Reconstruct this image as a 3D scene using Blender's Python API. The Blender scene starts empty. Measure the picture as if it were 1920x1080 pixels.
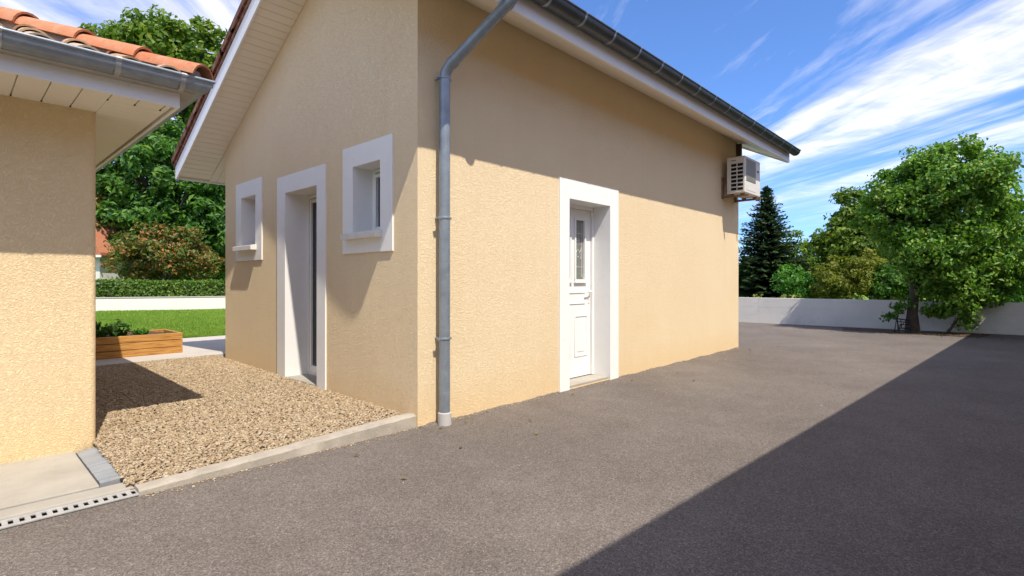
import bpy, bmesh, math, random
import numpy as np
from mathutils import Matrix, Vector, Euler
R = math.radians
rng = np.random.default_rng(7)
random.seed(7)
scene = bpy.context.scene
C = scene.collection

# ------------------------------------------------------------------ camera
# world: origin = near corner of the house, X along its eaves wall, Y along its gable wall
cam_d = bpy.data.cameras.new('camera'); cam = bpy.data.objects.new('camera', cam_d); C.objects.link(cam)
cam.location = (-2.637, -3.517, 1.2)
cam.rotation_euler = (R(90), 0, R(43 - 90))
cam_d.sensor_width = 36; cam_d.lens = 990 / 1920 * 36
cam_d.shift_y = -12.5 / 1920
cam_d.clip_start = .05; cam_d.clip_end = 2000
scene.camera = cam
# ------------------------------------------------------------------ light
SUN = Vector((-.26, -1, 1.58)).normalized()
sun_d = bpy.data.lights.new('sun', 'SUN'); sun = bpy.data.objects.new('sun', sun_d); C.objects.link(sun)
sun_d.energy = 2.0; sun_d.angle = R(.5); sun_d.color = (1, .93, .82)
sun.rotation_euler = SUN.to_track_quat('Z', 'Y').to_euler()
sun.location = SUN * 60
world = bpy.data.worlds.new('World'); scene.world = world; world.use_nodes = True
def build_world():
    nt = world.node_tree; nt.nodes.clear()
    N = nt.nodes.new; L = nt.links.new
    out = N('ShaderNodeOutputWorld'); bg = N('ShaderNodeBackground'); bg.inputs['Strength'].default_value = .10
    sky = N('ShaderNodeTexSky'); sky.sky_type = 'NISHITA'; sky.sun_disc = False
    sky.sun_elevation = math.asin(SUN.z); sky.sun_rotation = math.atan2(SUN.x, SUN.y)
    sky.altitude = 1500; sky.air_density = 1.0; sky.dust_density = .1; sky.ozone_density = 3.0
    tc = N('ShaderNodeTexCoord')
    sep = N('ShaderNodeSeparateXYZ'); L(tc.outputs['Generated'], sep.inputs[0])
    zc = N('ShaderNodeMath'); zc.operation = 'MAXIMUM'; L(sep.outputs['Z'], zc.inputs[0]); zc.inputs[1].default_value = .06
    dv = N('ShaderNodeVectorMath'); dv.operation = 'DIVIDE'; L(tc.outputs['Generated'], dv.inputs[0])
    cb = N('ShaderNodeCombineXYZ'); 
    for i in range(3): L(zc.outputs[0], cb.inputs[i])
    L(cb.outputs[0], dv.inputs[1])                       # direction projected on a flat cloud layer
    vr = N('ShaderNodeVectorRotate'); vr.rotation_type = 'Z_AXIS'; vr.inputs['Angle'].default_value = R(-CLOUD_DIR); L(dv.outputs[0], vr.inputs['Vector'])
    mp = N('ShaderNodeMapping'); L(vr.outputs[0], mp.inputs[0])
    mp.inputs['Rotation'].default_value = (0, 0, R(CLOUD_ROT)); mp.inputs['Scale'].default_value = (.26, 1.45, 0)
    mp.inputs['Location'].default_value = CLOUD_OFF
    n1 = N('ShaderNodeTexNoise'); n1.inputs['Scale'].default_value = .9; n1.inputs['Detail'].default_value = 9; n1.inputs['Roughness'].default_value = .62; n1.inputs['Distortion'].default_value = .35
    L(mp.outputs[0], n1.inputs['Vector'])
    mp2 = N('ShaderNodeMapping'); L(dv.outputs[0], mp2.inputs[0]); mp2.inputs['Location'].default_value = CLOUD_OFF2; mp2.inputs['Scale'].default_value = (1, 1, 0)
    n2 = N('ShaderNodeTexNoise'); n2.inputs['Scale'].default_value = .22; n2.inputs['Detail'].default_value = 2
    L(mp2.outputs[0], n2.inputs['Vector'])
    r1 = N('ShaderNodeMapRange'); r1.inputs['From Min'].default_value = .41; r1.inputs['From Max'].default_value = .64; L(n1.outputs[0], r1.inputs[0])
    r2 = N('ShaderNodeMapRange'); r2.inputs['From Min'].default_value = .31; r2.inputs['From Max'].default_value = .43; L(n2.outputs[0], r2.inputs[0])  # low threshold: extra clouds added out of view as fill light
    n3 = N('ShaderNodeTexNoise'); n3.inputs['Scale'].default_value = 2.6; n3.inputs['Detail'].default_value = 7; n3.inputs['Roughness'].default_value = .6; n3.inputs['Distortion'].default_value = .5
    L(vr.outputs[0], n3.inputs['Vector'])
    r3 = N('ShaderNodeMapRange'); r3.inputs['From Min'].default_value = .36; r3.inputs['From Max'].default_value = .58; r3.inputs['To Min'].default_value = .5; L(n3.outputs[0], r3.inputs[0])
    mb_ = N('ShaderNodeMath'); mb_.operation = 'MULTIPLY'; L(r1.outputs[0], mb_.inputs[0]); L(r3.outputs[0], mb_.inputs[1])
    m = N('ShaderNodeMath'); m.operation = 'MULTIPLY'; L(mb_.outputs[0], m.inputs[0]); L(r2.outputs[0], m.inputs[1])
    # low clouds lose themselves in the haze near the horizon
    hz = N('ShaderNodeMapRange'); hz.inputs['From Min'].default_value = .05; hz.inputs['From Max'].default_value = .24; L(sep.outputs['Z'], hz.inputs[0])
    m2 = N('ShaderNodeMath'); m2.operation = 'MULTIPLY'; L(m.outputs[0], m2.inputs[0]); L(hz.outputs[0], m2.inputs[1])
    m3 = N('ShaderNodeMath'); m3.operation = 'MULTIPLY'; L(m2.outputs[0], m3.inputs[0]); m3.inputs[1].default_value = .76
    gm = N('ShaderNodeGamma'); gm.inputs[1].default_value = .87; L(sky.outputs[0], gm.inputs[0])
    hs = N('ShaderNodeMix'); hs.data_type = 'RGBA'; hs.blend_type = 'MULTIPLY'; hs.inputs['Factor'].default_value = 1; L(gm.outputs[0], hs.inputs['A']); hs.inputs['B'].default_value = (.52, .72, 1.04, 1)
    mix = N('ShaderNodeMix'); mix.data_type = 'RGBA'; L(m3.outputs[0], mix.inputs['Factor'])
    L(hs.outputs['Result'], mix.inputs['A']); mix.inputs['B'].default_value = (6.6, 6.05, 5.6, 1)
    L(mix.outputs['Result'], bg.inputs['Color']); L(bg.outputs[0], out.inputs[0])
CLOUD_DIR = 48; CLOUD_ROT = 0; CLOUD_OFF = (3.094, 17.6328, 0); CLOUD_OFF2 = (.3921, 11.4815, 0)  # last offset puts a clear gap ahead amid the added fill clouds
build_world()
scene.view_settings.view_transform = 'Standard'; scene.view_settings.look = 'None'
scene.view_settings.exposure = 1.5; scene.view_settings.gamma = 1; scene.view_settings.use_curve_mapping = False

# ------------------------------------------------------------------ helpers
WM = {}
def mk(name, mesh, mat=None, parent=None, M=None):
    o = bpy.data.objects.new(name, mesh); C.objects.link(o)
    M = M or Matrix.Identity(4)
    WM[o.name] = M.copy()
    if parent is not None:
        o.parent = parent; o.matrix_parent_inverse = WM[parent.name].inverted()
    o.matrix_basis = M
    if mat is not None and mesh is not None and len(mesh.materials) == 0: mesh.materials.append(mat)
    return o
def tag(o, label=None, cat=None, group=None, kind=None):
    if label: o['label'] = label
    if cat: o['category'] = cat
    if group: o['group'] = group
    if kind: o['kind'] = kind
    return o
def empty(name, loc, label, cat, group=None):
    return tag(mk(name, None, M=Matrix.Translation(loc)), label, cat, group)
class MB:
    def __init__(s): s.v = []; s.f = []
    def quad(s, *p):
        b = len(s.v); s.v += [tuple(q) for q in p]; s.f.append(tuple(range(b, b + len(p)))); return s
    def box(s, a, b):
        x0, y0, z0 = a; x1, y1, z1 = b; i = len(s.v)
        s.v += [(x0, y0, z0), (x1, y0, z0), (x1, y1, z0), (x0, y1, z0), (x0, y0, z1), (x1, y0, z1), (x1, y1, z1), (x0, y1, z1)]
        s.f += [tuple(i + k for k in q) for q in ((3, 2, 1, 0), (4, 5, 6, 7), (0, 1, 5, 4), (1, 2, 6, 5), (2, 3, 7, 6), (3, 0, 4, 7))]
        return s
    def prism(s, poly, vec):            # closed polygon (3d points) swept along vec
        n = len(poly); i = len(s.v); vec = Vector(vec)
        s.v += [tuple(p) for p in poly] + [tuple(Vector(p) + vec) for p in poly]
        s.f += [tuple(i + k for k in range(n))[::-1], tuple(i + n + k for k in range(n))]
        s.f += [(i + k, i + (k + 1) % n, i + n + (k + 1) % n, i + n + k) for k in range(n)]
        return s
    def tube(s, path, rad, n=12, caps=True):
        path = [Vector(p) for p in path]; i0 = len(s.v)
        rad = rad if isinstance(rad, (list, tuple)) else [rad] * len(path)
        u = None
        for k, p in enumerate(path):
            t = (path[min(k + 1, len(path) - 1)] - path[max(k - 1, 0)]).normalized()
            if u is None: u = t.orthogonal().normalized()
            else: u = (u - t * u.dot(t)).normalized()
            w = t.cross(u)
            for j in range(n):
                a = 2 * math.pi * j / n
                s.v.append(tuple(p + (u * math.cos(a) + w * math.sin(a)) * rad[k]))
        for k in range(len(path) - 1):
            for j in range(n):
                a = i0 + k * n + j; b = i0 + k * n + (j + 1) % n
                s.f.append((a, b, b + n, a + n))
        if caps:
            s.f.append(tuple(i0 + j for j in range(n))[::-1]); s.f.append(tuple(i0 + (len(path) - 1) * n + j for j in range(n)))
        return s
    def mesh(s, name, smooth=False, bevel=0, angle=40):
        me = bpy.data.meshes.new(name); me.from_pydata(s.v, [], s.f); me.validate()
        bm = bmesh.new(); bm.from_mesh(me)
        bmesh.ops.recalc_face_normals(bm, faces=bm.faces)
        if bevel:
            bmesh.ops.remove_doubles(bm, verts=bm.verts, dist=1e-5)
            es = [e for e in bm.edges if len(e.link_faces) == 2 and e.calc_face_angle(0) > .5]
            bmesh.ops.bevel(bm, geom=es, offset=bevel, segments=2, affect='EDGES', profile=.5)
        bm.to_mesh(me); bm.free()
        if smooth:
            for p in me.polygons: p.use_smooth = True
            me.set_sharp_from_angle(angle=R(angle))
        return me
    def obj(s, name, mat, parent=None, smooth=False, bevel=0, M=None):
        return mk(name, s.mesh(name, smooth, bevel), mat, parent, M)
def np_mesh(name, V, F, smooth=False):
    me = bpy.data.meshes.new(name); V = np.asarray(V, np.float32); F = np.asarray(F, np.int32); k = F.shape[1]
    me.vertices.add(len(V)); me.vertices.foreach_set('co', V.ravel())
    me.loops.add(F.size); me.loops.foreach_set('vertex_index', F.ravel())
    me.polygons.add(len(F)); me.polygons.foreach_set('loop_start', np.arange(0, F.size, k, dtype=np.int32))
    me.polygons.foreach_set('loop_total', np.full(len(F), k, np.int32))
    if smooth: me.polygons.foreach_set('use_smooth', np.ones(len(F), bool))
    me.update(calc_edges=True); return me

# ------------------------------------------------------------------ materials
class NT:
    def __init__(s, name):
        s.m = bpy.data.materials.new(name); s.m.use_nodes = True; s.t = s.m.node_tree
        s.b = s.t.nodes['Principled BSDF']; s.out = s.t.nodes['Material Output']
    def n(s, typ, **kw):
        o = s.t.nodes.new('ShaderNode' + typ)
        for k, v in kw.items():
            if hasattr(o, k) and k not in o.inputs: setattr(o, k, v)
            else: o.inputs[k].default_value = v
        return o
    def l(s, a, b): s.t.links.new(a, b)
    def pos(s):
        return s.n('NewGeometry').outputs['Position']
    def noise(s, vec, scale, detail=3, rough=.5, dist=0):
        o = s.n('TexNoise', Scale=scale, Detail=detail, Roughness=rough, Distortion=dist); s.l(vec, o.inputs['Vector']); return o.outputs[0]
    def ramp(s, fac, stops):
        o = s.n('ValToRGB'); e = o.color_ramp.elements
        while len(e) < len(stops): e.new(.5)
        for i, (p, c) in enumerate(stops): e[i].position = p; e[i].color = (*c, 1)
        s.l(fac, o.inputs[0]); return o.outputs[0]
    def rng(s, fac, a, b, c=0, d=1):
        o = s.n('MapRange'); s.l(fac, o.inputs[0])
        for i, v in zip((1, 2, 3, 4), (a, b, c, d)): o.inputs[i].default_value = v
        return o.outputs[0]
    def mix(s, fac, a, b, mode='MIX'):
        o = s.n('Mix', data_type='RGBA', blend_type=mode)
        for v, k in ((fac, 'Factor'), (a, 'A'), (b, 'B')):
            i = o.inputs[k] if k == 'Factor' else [q for q in o.inputs if q.name == k and q.type == 'RGBA'][0]
            if hasattr(v, 'is_linked'): s.l(v, i)
            else: i.default_value = (*v, 1) if isinstance(v, tuple) else v
        return [q for q in o.outputs if q.type == 'RGBA'][0]
    def math(s, op, a, b=0):
        o = s.n('Math', operation=op)
        for i, v in enumerate((a, b)):
            if hasattr(v, 'is_linked'): s.l(v, o.inputs[i])
            else: o.inputs[i].default_value = v
        return o.outputs[0]
    def bump(s, h, strength, dist, prev=None):
        o = s.n('Bump', Strength=strength, Distance=dist); s.l(h, o.inputs['Height'])
        if prev is not None: s.l(prev, o.inputs['Normal'])
        return o.outputs[0]
    def fin(s, col, rough=.8, nor=None, metal=0, spec=.5):
        if hasattr(col, 'is_linked'): s.l(col, s.b.inputs['Base Color'])
        else: s.b.inputs['Base Color'].default_value = (*col, 1)
        if hasattr(rough, 'is_linked'): s.l(rough, s.b.inputs['Roughness'])
        else: s.b.inputs['Roughness'].default_value = rough
        s.b.inputs['Metallic'].default_value = metal; s.b.inputs['Specular IOR Level'].default_value = spec
        if nor is not None: s.l(nor, s.b.inputs['Normal'])
        return s.m
def m_stucco(name, c0, c1, dirt):
    t = NT(name); p = t.pos()
    big = t.noise(p, .9, 4, .6); fine = t.noise(p, 60, 3, .6)
    col = t.mix(t.rng(big, .3, .7), c0, c1)
    col = t.mix(t.rng(fine, .35, .65, .0, .16), col, tuple(v * .72 for v in c0))
    z = t.n('SeparateXYZ'); t.l(p, z.inputs[0])                  # splash marks along the foot of the wall
    wob = t.noise(p, 5, 4, .6)
    low = t.math('MULTIPLY', t.rng(t.math('ADD', z.outputs[2], t.math('MULTIPLY', wob, -.35)), -.12, .22, 1, 0), .55)
    col = t.mix(low, col, dirt)
    mp = t.n('Mapping'); mp.inputs['Scale'].default_value = (7, 7, .5); t.l(p, mp.inputs[0])
    col = t.mix(t.rng(t.noise(mp.outputs[0], 1, 4, .6), .52, .85, 0, .14), col, tuple(v * .8 for v in dirt))
    worm = t.n('TexNoise', Scale=42, Detail=2.2, Roughness=.5, Distortion=1.6); t.l(p, worm.inputs['Vector'])
    ridge = t.math('ABSOLUTE', t.math('SUBTRACT', worm.outputs[0], .5))
    h1 = t.rng(ridge, 0, .11)
    nor = t.bump(h1, .65, .005); nor = t.bump(t.noise(p, 130, 3, .7), .45, .003, nor); nor = t.bump(big, .1, .02, nor)
    return t.fin(col, .92, nor, spec=.2)
def m_plain(name, col, rough=.6, var=.12, scale=6, bump=.15, bscale=60, metal=0, spec=.4, stain=None):
    t = NT(name); p = t.pos()
    c = t.mix(t.rng(t.noise(p, scale, 5, .6), .3, .75), col, tuple(v * (1 - var) for v in col))
    if stain:
        s = t.rng(t.noise(p, scale * 2.3, 6, .7, .5), .56, .74, 0, stain[1]); c = t.mix(s, c, stain[0])
    return t.fin(c, rough, t.bump(t.noise(p, bscale, 4, .6), bump, .004), metal, spec)
M = {}
M['stucco'] = m_stucco('cream_stucco', (.87, .70, .455), (.83, .655, .41), (.80, .57, .30))
M['stucco2'] = m_stucco('ochre_stucco', (.86, .67, .405), (.82, .63, .37), (.80, .57, .30))
M['white'] = m_plain('white_masonry_paint', (.85, .835, .80), .75, .05, 3, .2, 90, stain=((.62, .60, .56), .25))
M['pvc'] = m_plain('white_upvc', (.84, .83, .80), .35, .03, 3, .03, 30)
M['soffit'] = m_plain('cream_soffit_board', (.84, .79, .69), .5, .05, 2, .05, 40)
M['fascia'] = m_plain('white_fascia_board', (.85, .835, .80), .45, .04, 2, .05, 40, stain=((.6, .58, .55), .2))
M['gap'] = m_plain('dark_backing', (.05, .04, .03), .9)
M['zinc'] = m_plain('weathered_zinc', (.30, .345, .39), .42, .3, 9, .1, 30, metal=.4, spec=.5, stain=((.40, .42, .44), .5))
M['zinc_light'] = m_plain('pale_zinc_strap', (.44, .46, .48), .4, .2, 9, .1, 30, metal=.5)
M['zinc_dark'] = m_plain('dark_zinc_gutter', (.075, .086, .09), .38, .3, 5, .06, 25, metal=.5, stain=((.13, .14, .14), .4))
M['sleeve'] = m_plain('grey_plastic_sleeve', (.52, .50, .47), .6, .1, 8)
M['concrete'] = m_plain('pale_concrete', (0.425, 0.391, 0.332), .9, .25, 2.5, .5, 70, stain=((0.306, 0.272, 0.221), .5))
M['kerb'] = m_plain('kerb_concrete', (.44, .39, .32), .92, .3, 6, .9, 60, stain=((.25, .21, .15), .6))
M['paving'] = m_plain('path_concrete', (.52, .47, .41), .9, .16, 1.5, .3, 60)
M['grate'] = m_plain('pale_drain_plastic', (.44, .43, .41), .6, .25, 14, .1, 60, stain=((.28, .25, .20), .7))
M['black'] = m_plain('black_void', (.008, .008, .008), .9, 0)
M['bitumen'] = m_plain('grey_flashing', (.30, .32, .34), .55, .25, 7, .2, 30, stain=((.42, .34, .24), .5))
M['wallpaint'] = m_plain('white_boundary_paint', (.80, .765, .70), .88, .14, 1.6, .4, 60, stain=((.46, .43, .38), .45))
M['farwall'] = m_plain('white_garden_wall_paint', (.78, .75, .68), .88, .1, 1.2, .2, 40, stain=((.5, .47, .4), .3))
M['ac'] = m_plain('ivory_plastic', (.70, .67, .60), .45, .08, 5, .03, 20, stain=((.5, .44, .34), .3))
M['ac_grey'] = m_plain('grey_grille_plastic', (.36, .35, .32), .6, .1, 6)
M['rust'] = m_plain('rusty_steel', (.28, .16, .09), .8, .5, 14, .4, 60, stain=((.42, .36, .28), .7))
M['soil'] = m_plain('brown_soil', (.10, .065, .04), .95, .5, 14, 1, 40)
M['darkmetal'] = m_plain('black_painted_metal', (.015, .015, .015), .5)
M['steel'] = m_plain('brushed_steel', (.55, .55, .55), .3, .1, 10, 0, 10, metal=.9)
M['brownduct'] = m_plain('brown_duct', (.10, .06, .04), .6)
def m_glass():
    t = NT('dark_window_glass'); p = t.pos()
    return t.fin((.02, .022, .024), .04, t.bump(t.noise(p, 2, 2), .02, .01), 0, .8)
M['glass'] = m_glass()
def m_frost():
    t = NT('frosted_door_glass'); p = t.pos()
    c = t.mix(t.rng(t.noise(p, 25, 3), .35, .65), (.15, .165, .14), (.20, .215, .185))
    return t.fin(c, .22, t.bump(t.noise(p, 120, 2), .2, .002), 0, .6)
M['frost'] = m_frost()
def m_asphalt():
    t = NT('worn_asphalt'); p = t.pos()
    v = t.n('TexVoronoi', Scale=150); t.l(p, v.inputs['Vector'])
    sep = t.n('SeparateColor'); t.l(v.outputs['Color'], sep.inputs[0])
    v2 = t.n('TexVoronoi', Scale=330); t.l(p, v2.inputs['Vector'])
    sep2 = t.n('SeparateColor'); t.l(v2.outputs['Color'], sep2.inputs[0])
    c = t.ramp(sep.outputs[0], [(0, (0.112, 0.099, 0.090)), (.45, (0.192, 0.171, 0.154)), (.85, (0.277, 0.249, 0.225)), (.975, (0.360, 0.330, 0.300)), (1, (.44, .405, .37))])
    c = t.mix(t.rng(sep2.outputs[0], 0, 1, .0, .5), c, t.ramp(sep2.outputs[1], [(0, (0.105, 0.093, 0.084)), (.9, (0.300, 0.270, 0.247)), (1, (0.540, 0.510, 0.465))]))
    big = t.noise(p, .55, 5, .62); mid = t.noise(p, 3.1, 4, .6)
    c = t.mix(t.rng(big, .32, .68, 0, 1), c, t.mix(1.0, c, (.75, .74, .74), 'MULTIPLY'))
    c = t.mix(t.rng(mid, .4, .7, 0, .55), c, t.mix(1.0, c, (.80, .79, .77), 'MULTIPLY'))
    c = t.mix(1.0, c, (.89, .85, .81), 'MULTIPLY')
    pat = t.noise(p, .23, 3, .5, .6)
    c = t.mix(t.rng(pat, .52, .60, 0, .30), c, t.mix(1.0, c, (.82, .82, .83), 'MULTIPLY'))
    dus = t.noise(p, 1.4, 6, .7, .4)
    c = t.mix(t.rng(dus, .58, .75, 0, .35), c, (.24, .21, .18))
    nor = t.bump(t.rng(v.outputs['Distance'], 0, .7, 1, 0), .6, .0035); nor = t.bump(t.rng(v2.outputs['Distance'], 0, .7, 1, 0), .35, .002, nor)
    nor = t.bump(mid, .25, .02, nor)
    return t.fin(c, .88, nor, 0, .25)
M['asphalt'] = m_asphalt()
def m_island(name, stops, rough=.85, scale=40, bump=.3, spec=.3):
    t = NT(name); g = t.n('NewGeometry')
    c = t.ramp(g.outputs['Random Per Island'], stops)
    c = t.mix(t.rng(t.noise(g.outputs['Position'], scale, 3), .3, .7, 0, .3), c, t.mix(1.0, c, (.6, .58, .55), 'MULTIPLY'))
    return t.fin(c, rough, t.bump(t.noise(g.outputs['Position'], scale * 3, 3), bump, .003), 0, spec)
M['gravel'] = m_island('limestone_gravel', [(0, (.29, .205, .12)), (.3, (.37, .28, .175)), (.7, (.43, .335, .22)), (.93, (.55, .46, .33)), (1, (.36, .22, .11))])
M['gravelbed'] = m_plain('sandy_bed', (.40, .31, .21), .95, .4, 30, 1, 90)
def m_leaf(name, stops, trans=.35, rough=.5):
    t = NT(name); g = t.n('NewGeometry')
    c = t.ramp(g.outputs['Random Per Island'], stops)
    big = t.noise(g.outputs['Position'], 1.1, 3)
    c = t.mix(t.rng(big, .35, .7, 0, .7), c, t.mix(1.0, c, (.62, .78, .6), 'MULTIPLY'))
    c = t.mix(t.rng(t.noise(g.outputs['Position'], 2.3, 2), .5, .75, 0, .7), c, t.mix(1.0, c, (1.5, 1.25, .9), 'MULTIPLY'))
    t.fin(c, rough, None, 0, .35)
    tr = t.n('BsdfTranslucent'); t.l(t.mix(1.0, c, (1.25, 1.35, .55), 'MULTIPLY'), tr.inputs[0])
    ms = t.n('MixShader'); ms.inputs[0].default_value = trans
    t.l(t.b.outputs[0], ms.inputs[1]); t.l(tr.outputs[0], ms.inputs[2]); t.l(ms.outputs[0], t.out.inputs[0])
    return t.m
M['leaf_tree'] = m_leaf('bright_tree_leaves', [(0, (0.070, 0.170, 0.024)), (.45, (0.130, 0.280, 0.036)), (.85, (0.220, 0.380, 0.050)), (1, (0.380, 0.440, 0.100))])
M['leaf_dark'] = m_leaf('deep_green_leaves', [(0, (0.040, 0.117, 0.022)), (.5, (0.081, 0.198, 0.029)), (.9, (0.144, 0.279, 0.043)), (1, (0.216, 0.324, 0.072))])
M['leaf_airy'] = m_leaf('yellow_green_leaves', [(0, (0.075, 0.150, 0.018)), (.5, (0.143, 0.232, 0.024)), (1, (0.225, 0.285, 0.045))])
M['leaf_fresh'] = m_leaf('fresh_green_leaves', [(0, (0.054, 0.180, 0.029)), (.5, (0.099, 0.279, 0.040)), (1, (0.180, 0.360, 0.063))])
M['leaf_yellow'] = m_leaf('olive_yellow_leaves', [(0, (0.105, 0.150, 0.018)), (.5, (0.195, 0.232, 0.027)), (1, (0.315, 0.300, 0.060))])
M['leaf_red'] = m_leaf('bronze_red_leaves', [(0, (.06, .125, .022)), (.5, (.12, .17, .028)), (.66, (.20, .18, .03)), (.8, (.36, .16, .05)), (1, (.46, .20, .08))], .3)
M['leaf_hedge'] = m_leaf('hedge_leaves', [(0, (0.054, 0.126, 0.018)), (.5, (0.108, 0.207, 0.025)), (1, (0.198, 0.288, 0.036))], .25)
M['leaf_spruce'] = m_leaf('spruce_needles', [(0, (.022, .045, .018)), (.5, (.042, .078, .03)), (.9, (.078, .125, .05)), (1, (.12, .155, .07))], .12, .6)
M['grass'] = m_leaf('lawn_grass', [(0, (.13, .235, .02)), (.5, (.20, .33, .035)), (1, (.30, .40, .07))], .3)
M['bark'] = m_plain('grey_brown_bark', (.085, .065, .05), .95, .5, 12, 1, 35)
def m_lawn():
    t = NT('lawn_turf'); p = t.pos()
    c = t.ramp(t.noise(p, 1.3, 6, .7), [(.3, (.15, .25, .026)), (.7, (.24, .335, .045))])
    c = t.mix(t.rng(t.noise(p, 60, 3), .35, .65, 0, .5), c, (.11, .19, .02))
    return t.fin(c, .95, t.bump(t.noise(p, 90, 3), .8, .03), 0, .15)
M['lawn'] = m_lawn()
def m_tile(name, cs):
    t = NT(name); p = t.pos(); oi = t.n('ObjectInfo')
    c = t.ramp(oi.outputs['Random'], cs)
    c = t.mix(t.rng(t.noise(p, 14, 5, .7), .45, .72, 0, .65), c, (.46, .32, .21))
    c = t.mix(t.rng(t.noise(p, 30, 5, .7), .58, .72, 0, .6), c, (.12, .09, .07))
    return t.fin(c, .85, t.bump(t.noise(p, 70, 4), .3, .004), 0, .25)
M['terracotta'] = m_tile('terracotta', [(0, (.42, .135, .062)), (.5, (.47, .165, .08)), (1, (.50, .21, .11))])
M['terracotta_pale'] = m_tile('pale_terracotta', [(0, (.42, .22, .11)), (.5, (.50, .32, .19)), (1, (.54, .40, .27))])
M['terracotta_dark'] = m_tile('brown_red_tile', [(0, (.13, .045, .028)), (1, (.19, .065, .038))])
M['sill'] = m_plain('pale_sill_stone', (.74, .71, .65), .85, .12, 8, .5, 70, stain=((.45, .40, .33), .5))
M['mortar'] = m_plain('grey_mortar', (.40, .37, .33), .95, .2, 10, .6)
def m_wood():
    t = NT('golden_larch_board'); g = t.n('NewGeometry'); oi = t.n('ObjectInfo')
    mp = t.n('Mapping'); mp.inputs['Scale'].default_value = (1.2, 9, 16); t.l(g.outputs['Position'], mp.inputs[0])
    a = t.n('Vector Math'.replace(' ', ''), operation='ADD'); t.l(mp.outputs[0], a.inputs[0])
    cb = t.n('CombineXYZ'); t.l(t.math('MULTIPLY', oi.outputs['Random'], 40), cb.inputs[0]); t.l(cb.outputs[0], a.inputs[1])
    n = t.noise(a.outputs[0], 2.4, 5, .65, .8)
    c = t.ramp(n, [(.3, (.27, .115, .025)), (.5, (.47, .23, .06)), (.72, (.60, .33, .10))])
    return t.fin(c, .6, t.bump(n, .25, .004), 0, .35)
M['wood'] = m_wood()

# ------------------------------------------------------------------ ground
def sheet(name, poly, z, mat, parent=None, kind='structure', thick=0):
    mb = MB()
    P = [(p[0], p[1], p[2] if len(p) > 2 else z) for p in poly]
    if thick: mb.prism([(x, y, zz - thick) for x, y, zz in P], (0, 0, thick))
    else: mb.quad(*P)
    o = mb.obj(name, mat, parent)
    if kind: tag(o, kind=kind)
    return o
HLEN = 7.12
GZ0, GZ1 = .085, .15                     # gravel level at the kerb and at the back
def gz(y): return GZ0 + (GZ1 - GZ0) * min(1, max(0, y / 4.6))
tag(sheet('terrain', [(-400, -400), (600, -400), (600, 600), (-400, 600)], -.08, M['lawn'])) 
sheet('driveway', [(-12, -9), (13.7, -9), (13.7, 9.5), (6.9, 9.5), (6.9, .2), (.2, .2), (-.0, .02), (-12, .02)], 0, M['asphalt'])
sheet('gravel_bed', [(-1.92, .12, GZ0 - .07), (.02, .12, GZ0 - .02), (.02, 4.8, GZ1 - .02), (-1.92, 4.8, GZ1 - .02)], 0, M['gravelbed'])
sheet('garden_path', [(-9, 4.76), (9.5, 4.76), (9.5, 7.55), (-9, 7.55)], GZ1, M['paving'], thick=.1)
sheet('lawn', [(-14, 7.56), (24, 7.56), (24, 40), (-14, 40)], GZ1 - .012, M['lawn'], thick=.2)
# concrete slab at the foot of the small house, with the edging strip behind the drain
sl = MB().box((-9, .275, -.1), (-2.035, 1.3, .03)).obj('concrete_slab', M['concrete'], bevel=.006); tag(sl, kind='structure')
sl2 = MB().box((-9, .135, -.1), (-1.87, .268, .022)).obj('slab_edging', M['concrete'], bevel=.01); tag(sl2, kind='structure')
# kerb: rises towards the house corner
kb = MB(); K0 = -1.9
kprof = lambda x, zt: [(x, .015, -.1), (x, .022, zt - .012), (x, .036, zt), (x, .125, zt), (x, .13, zt - .01), (x, .13, -.1)]
st = [kprof(K0 + (0 - K0 + .02) * i / 24, .035 + (.105 - .035) * i / 24 + random.uniform(-.003, .003)) for i in range(25)]
for i in range(25): kb.v += [(x, y + random.uniform(-.003, .003), z) for x, y, z in st[i]]
for i in range(24):
    for j in range(6): kb.f.append((i * 6 + j, i * 6 + (j + 1) % 6, i * 6 + 6 + (j + 1) % 6, i * 6 + 6 + j))
kb.f.append(tuple(range(6))); kb.f.append(tuple(24 * 6 + j for j in range(6)))
kerb = kb.obj('kerb', M['kerb'], smooth=True); tag(kerb, kind='structure')
# ragged asphalt edge laid against the house
ea = MB(); ne_ = 260
for i in range(ne_):
    x = .005 + (HLEN - .0) * i / (ne_ - 1); w = .03 + .022 * math.sin(i * .37) * math.sin(i * .11) + random.uniform(-.012, .02); h_ = .010 + .006 * math.sin(i * .23) + random.uniform(-.004, .006)
    if 1.88 < x < 3.06: w, h_ = w * .5, .004
    ea.v += [(x, .03, h_), (x, -.004 - w * .4, h_ * .8), (x, -w - .004, .001)]
for i in range(ne_ - 1):
    for j in range(2): ea.f.append((i * 3 + j, i * 3 + j + 1, i * 3 + 4 + j, i * 3 + 3 + j))
tag(ea.obj('asphalt_edge', M['asphalt'], smooth=True), kind='structure')
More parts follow.
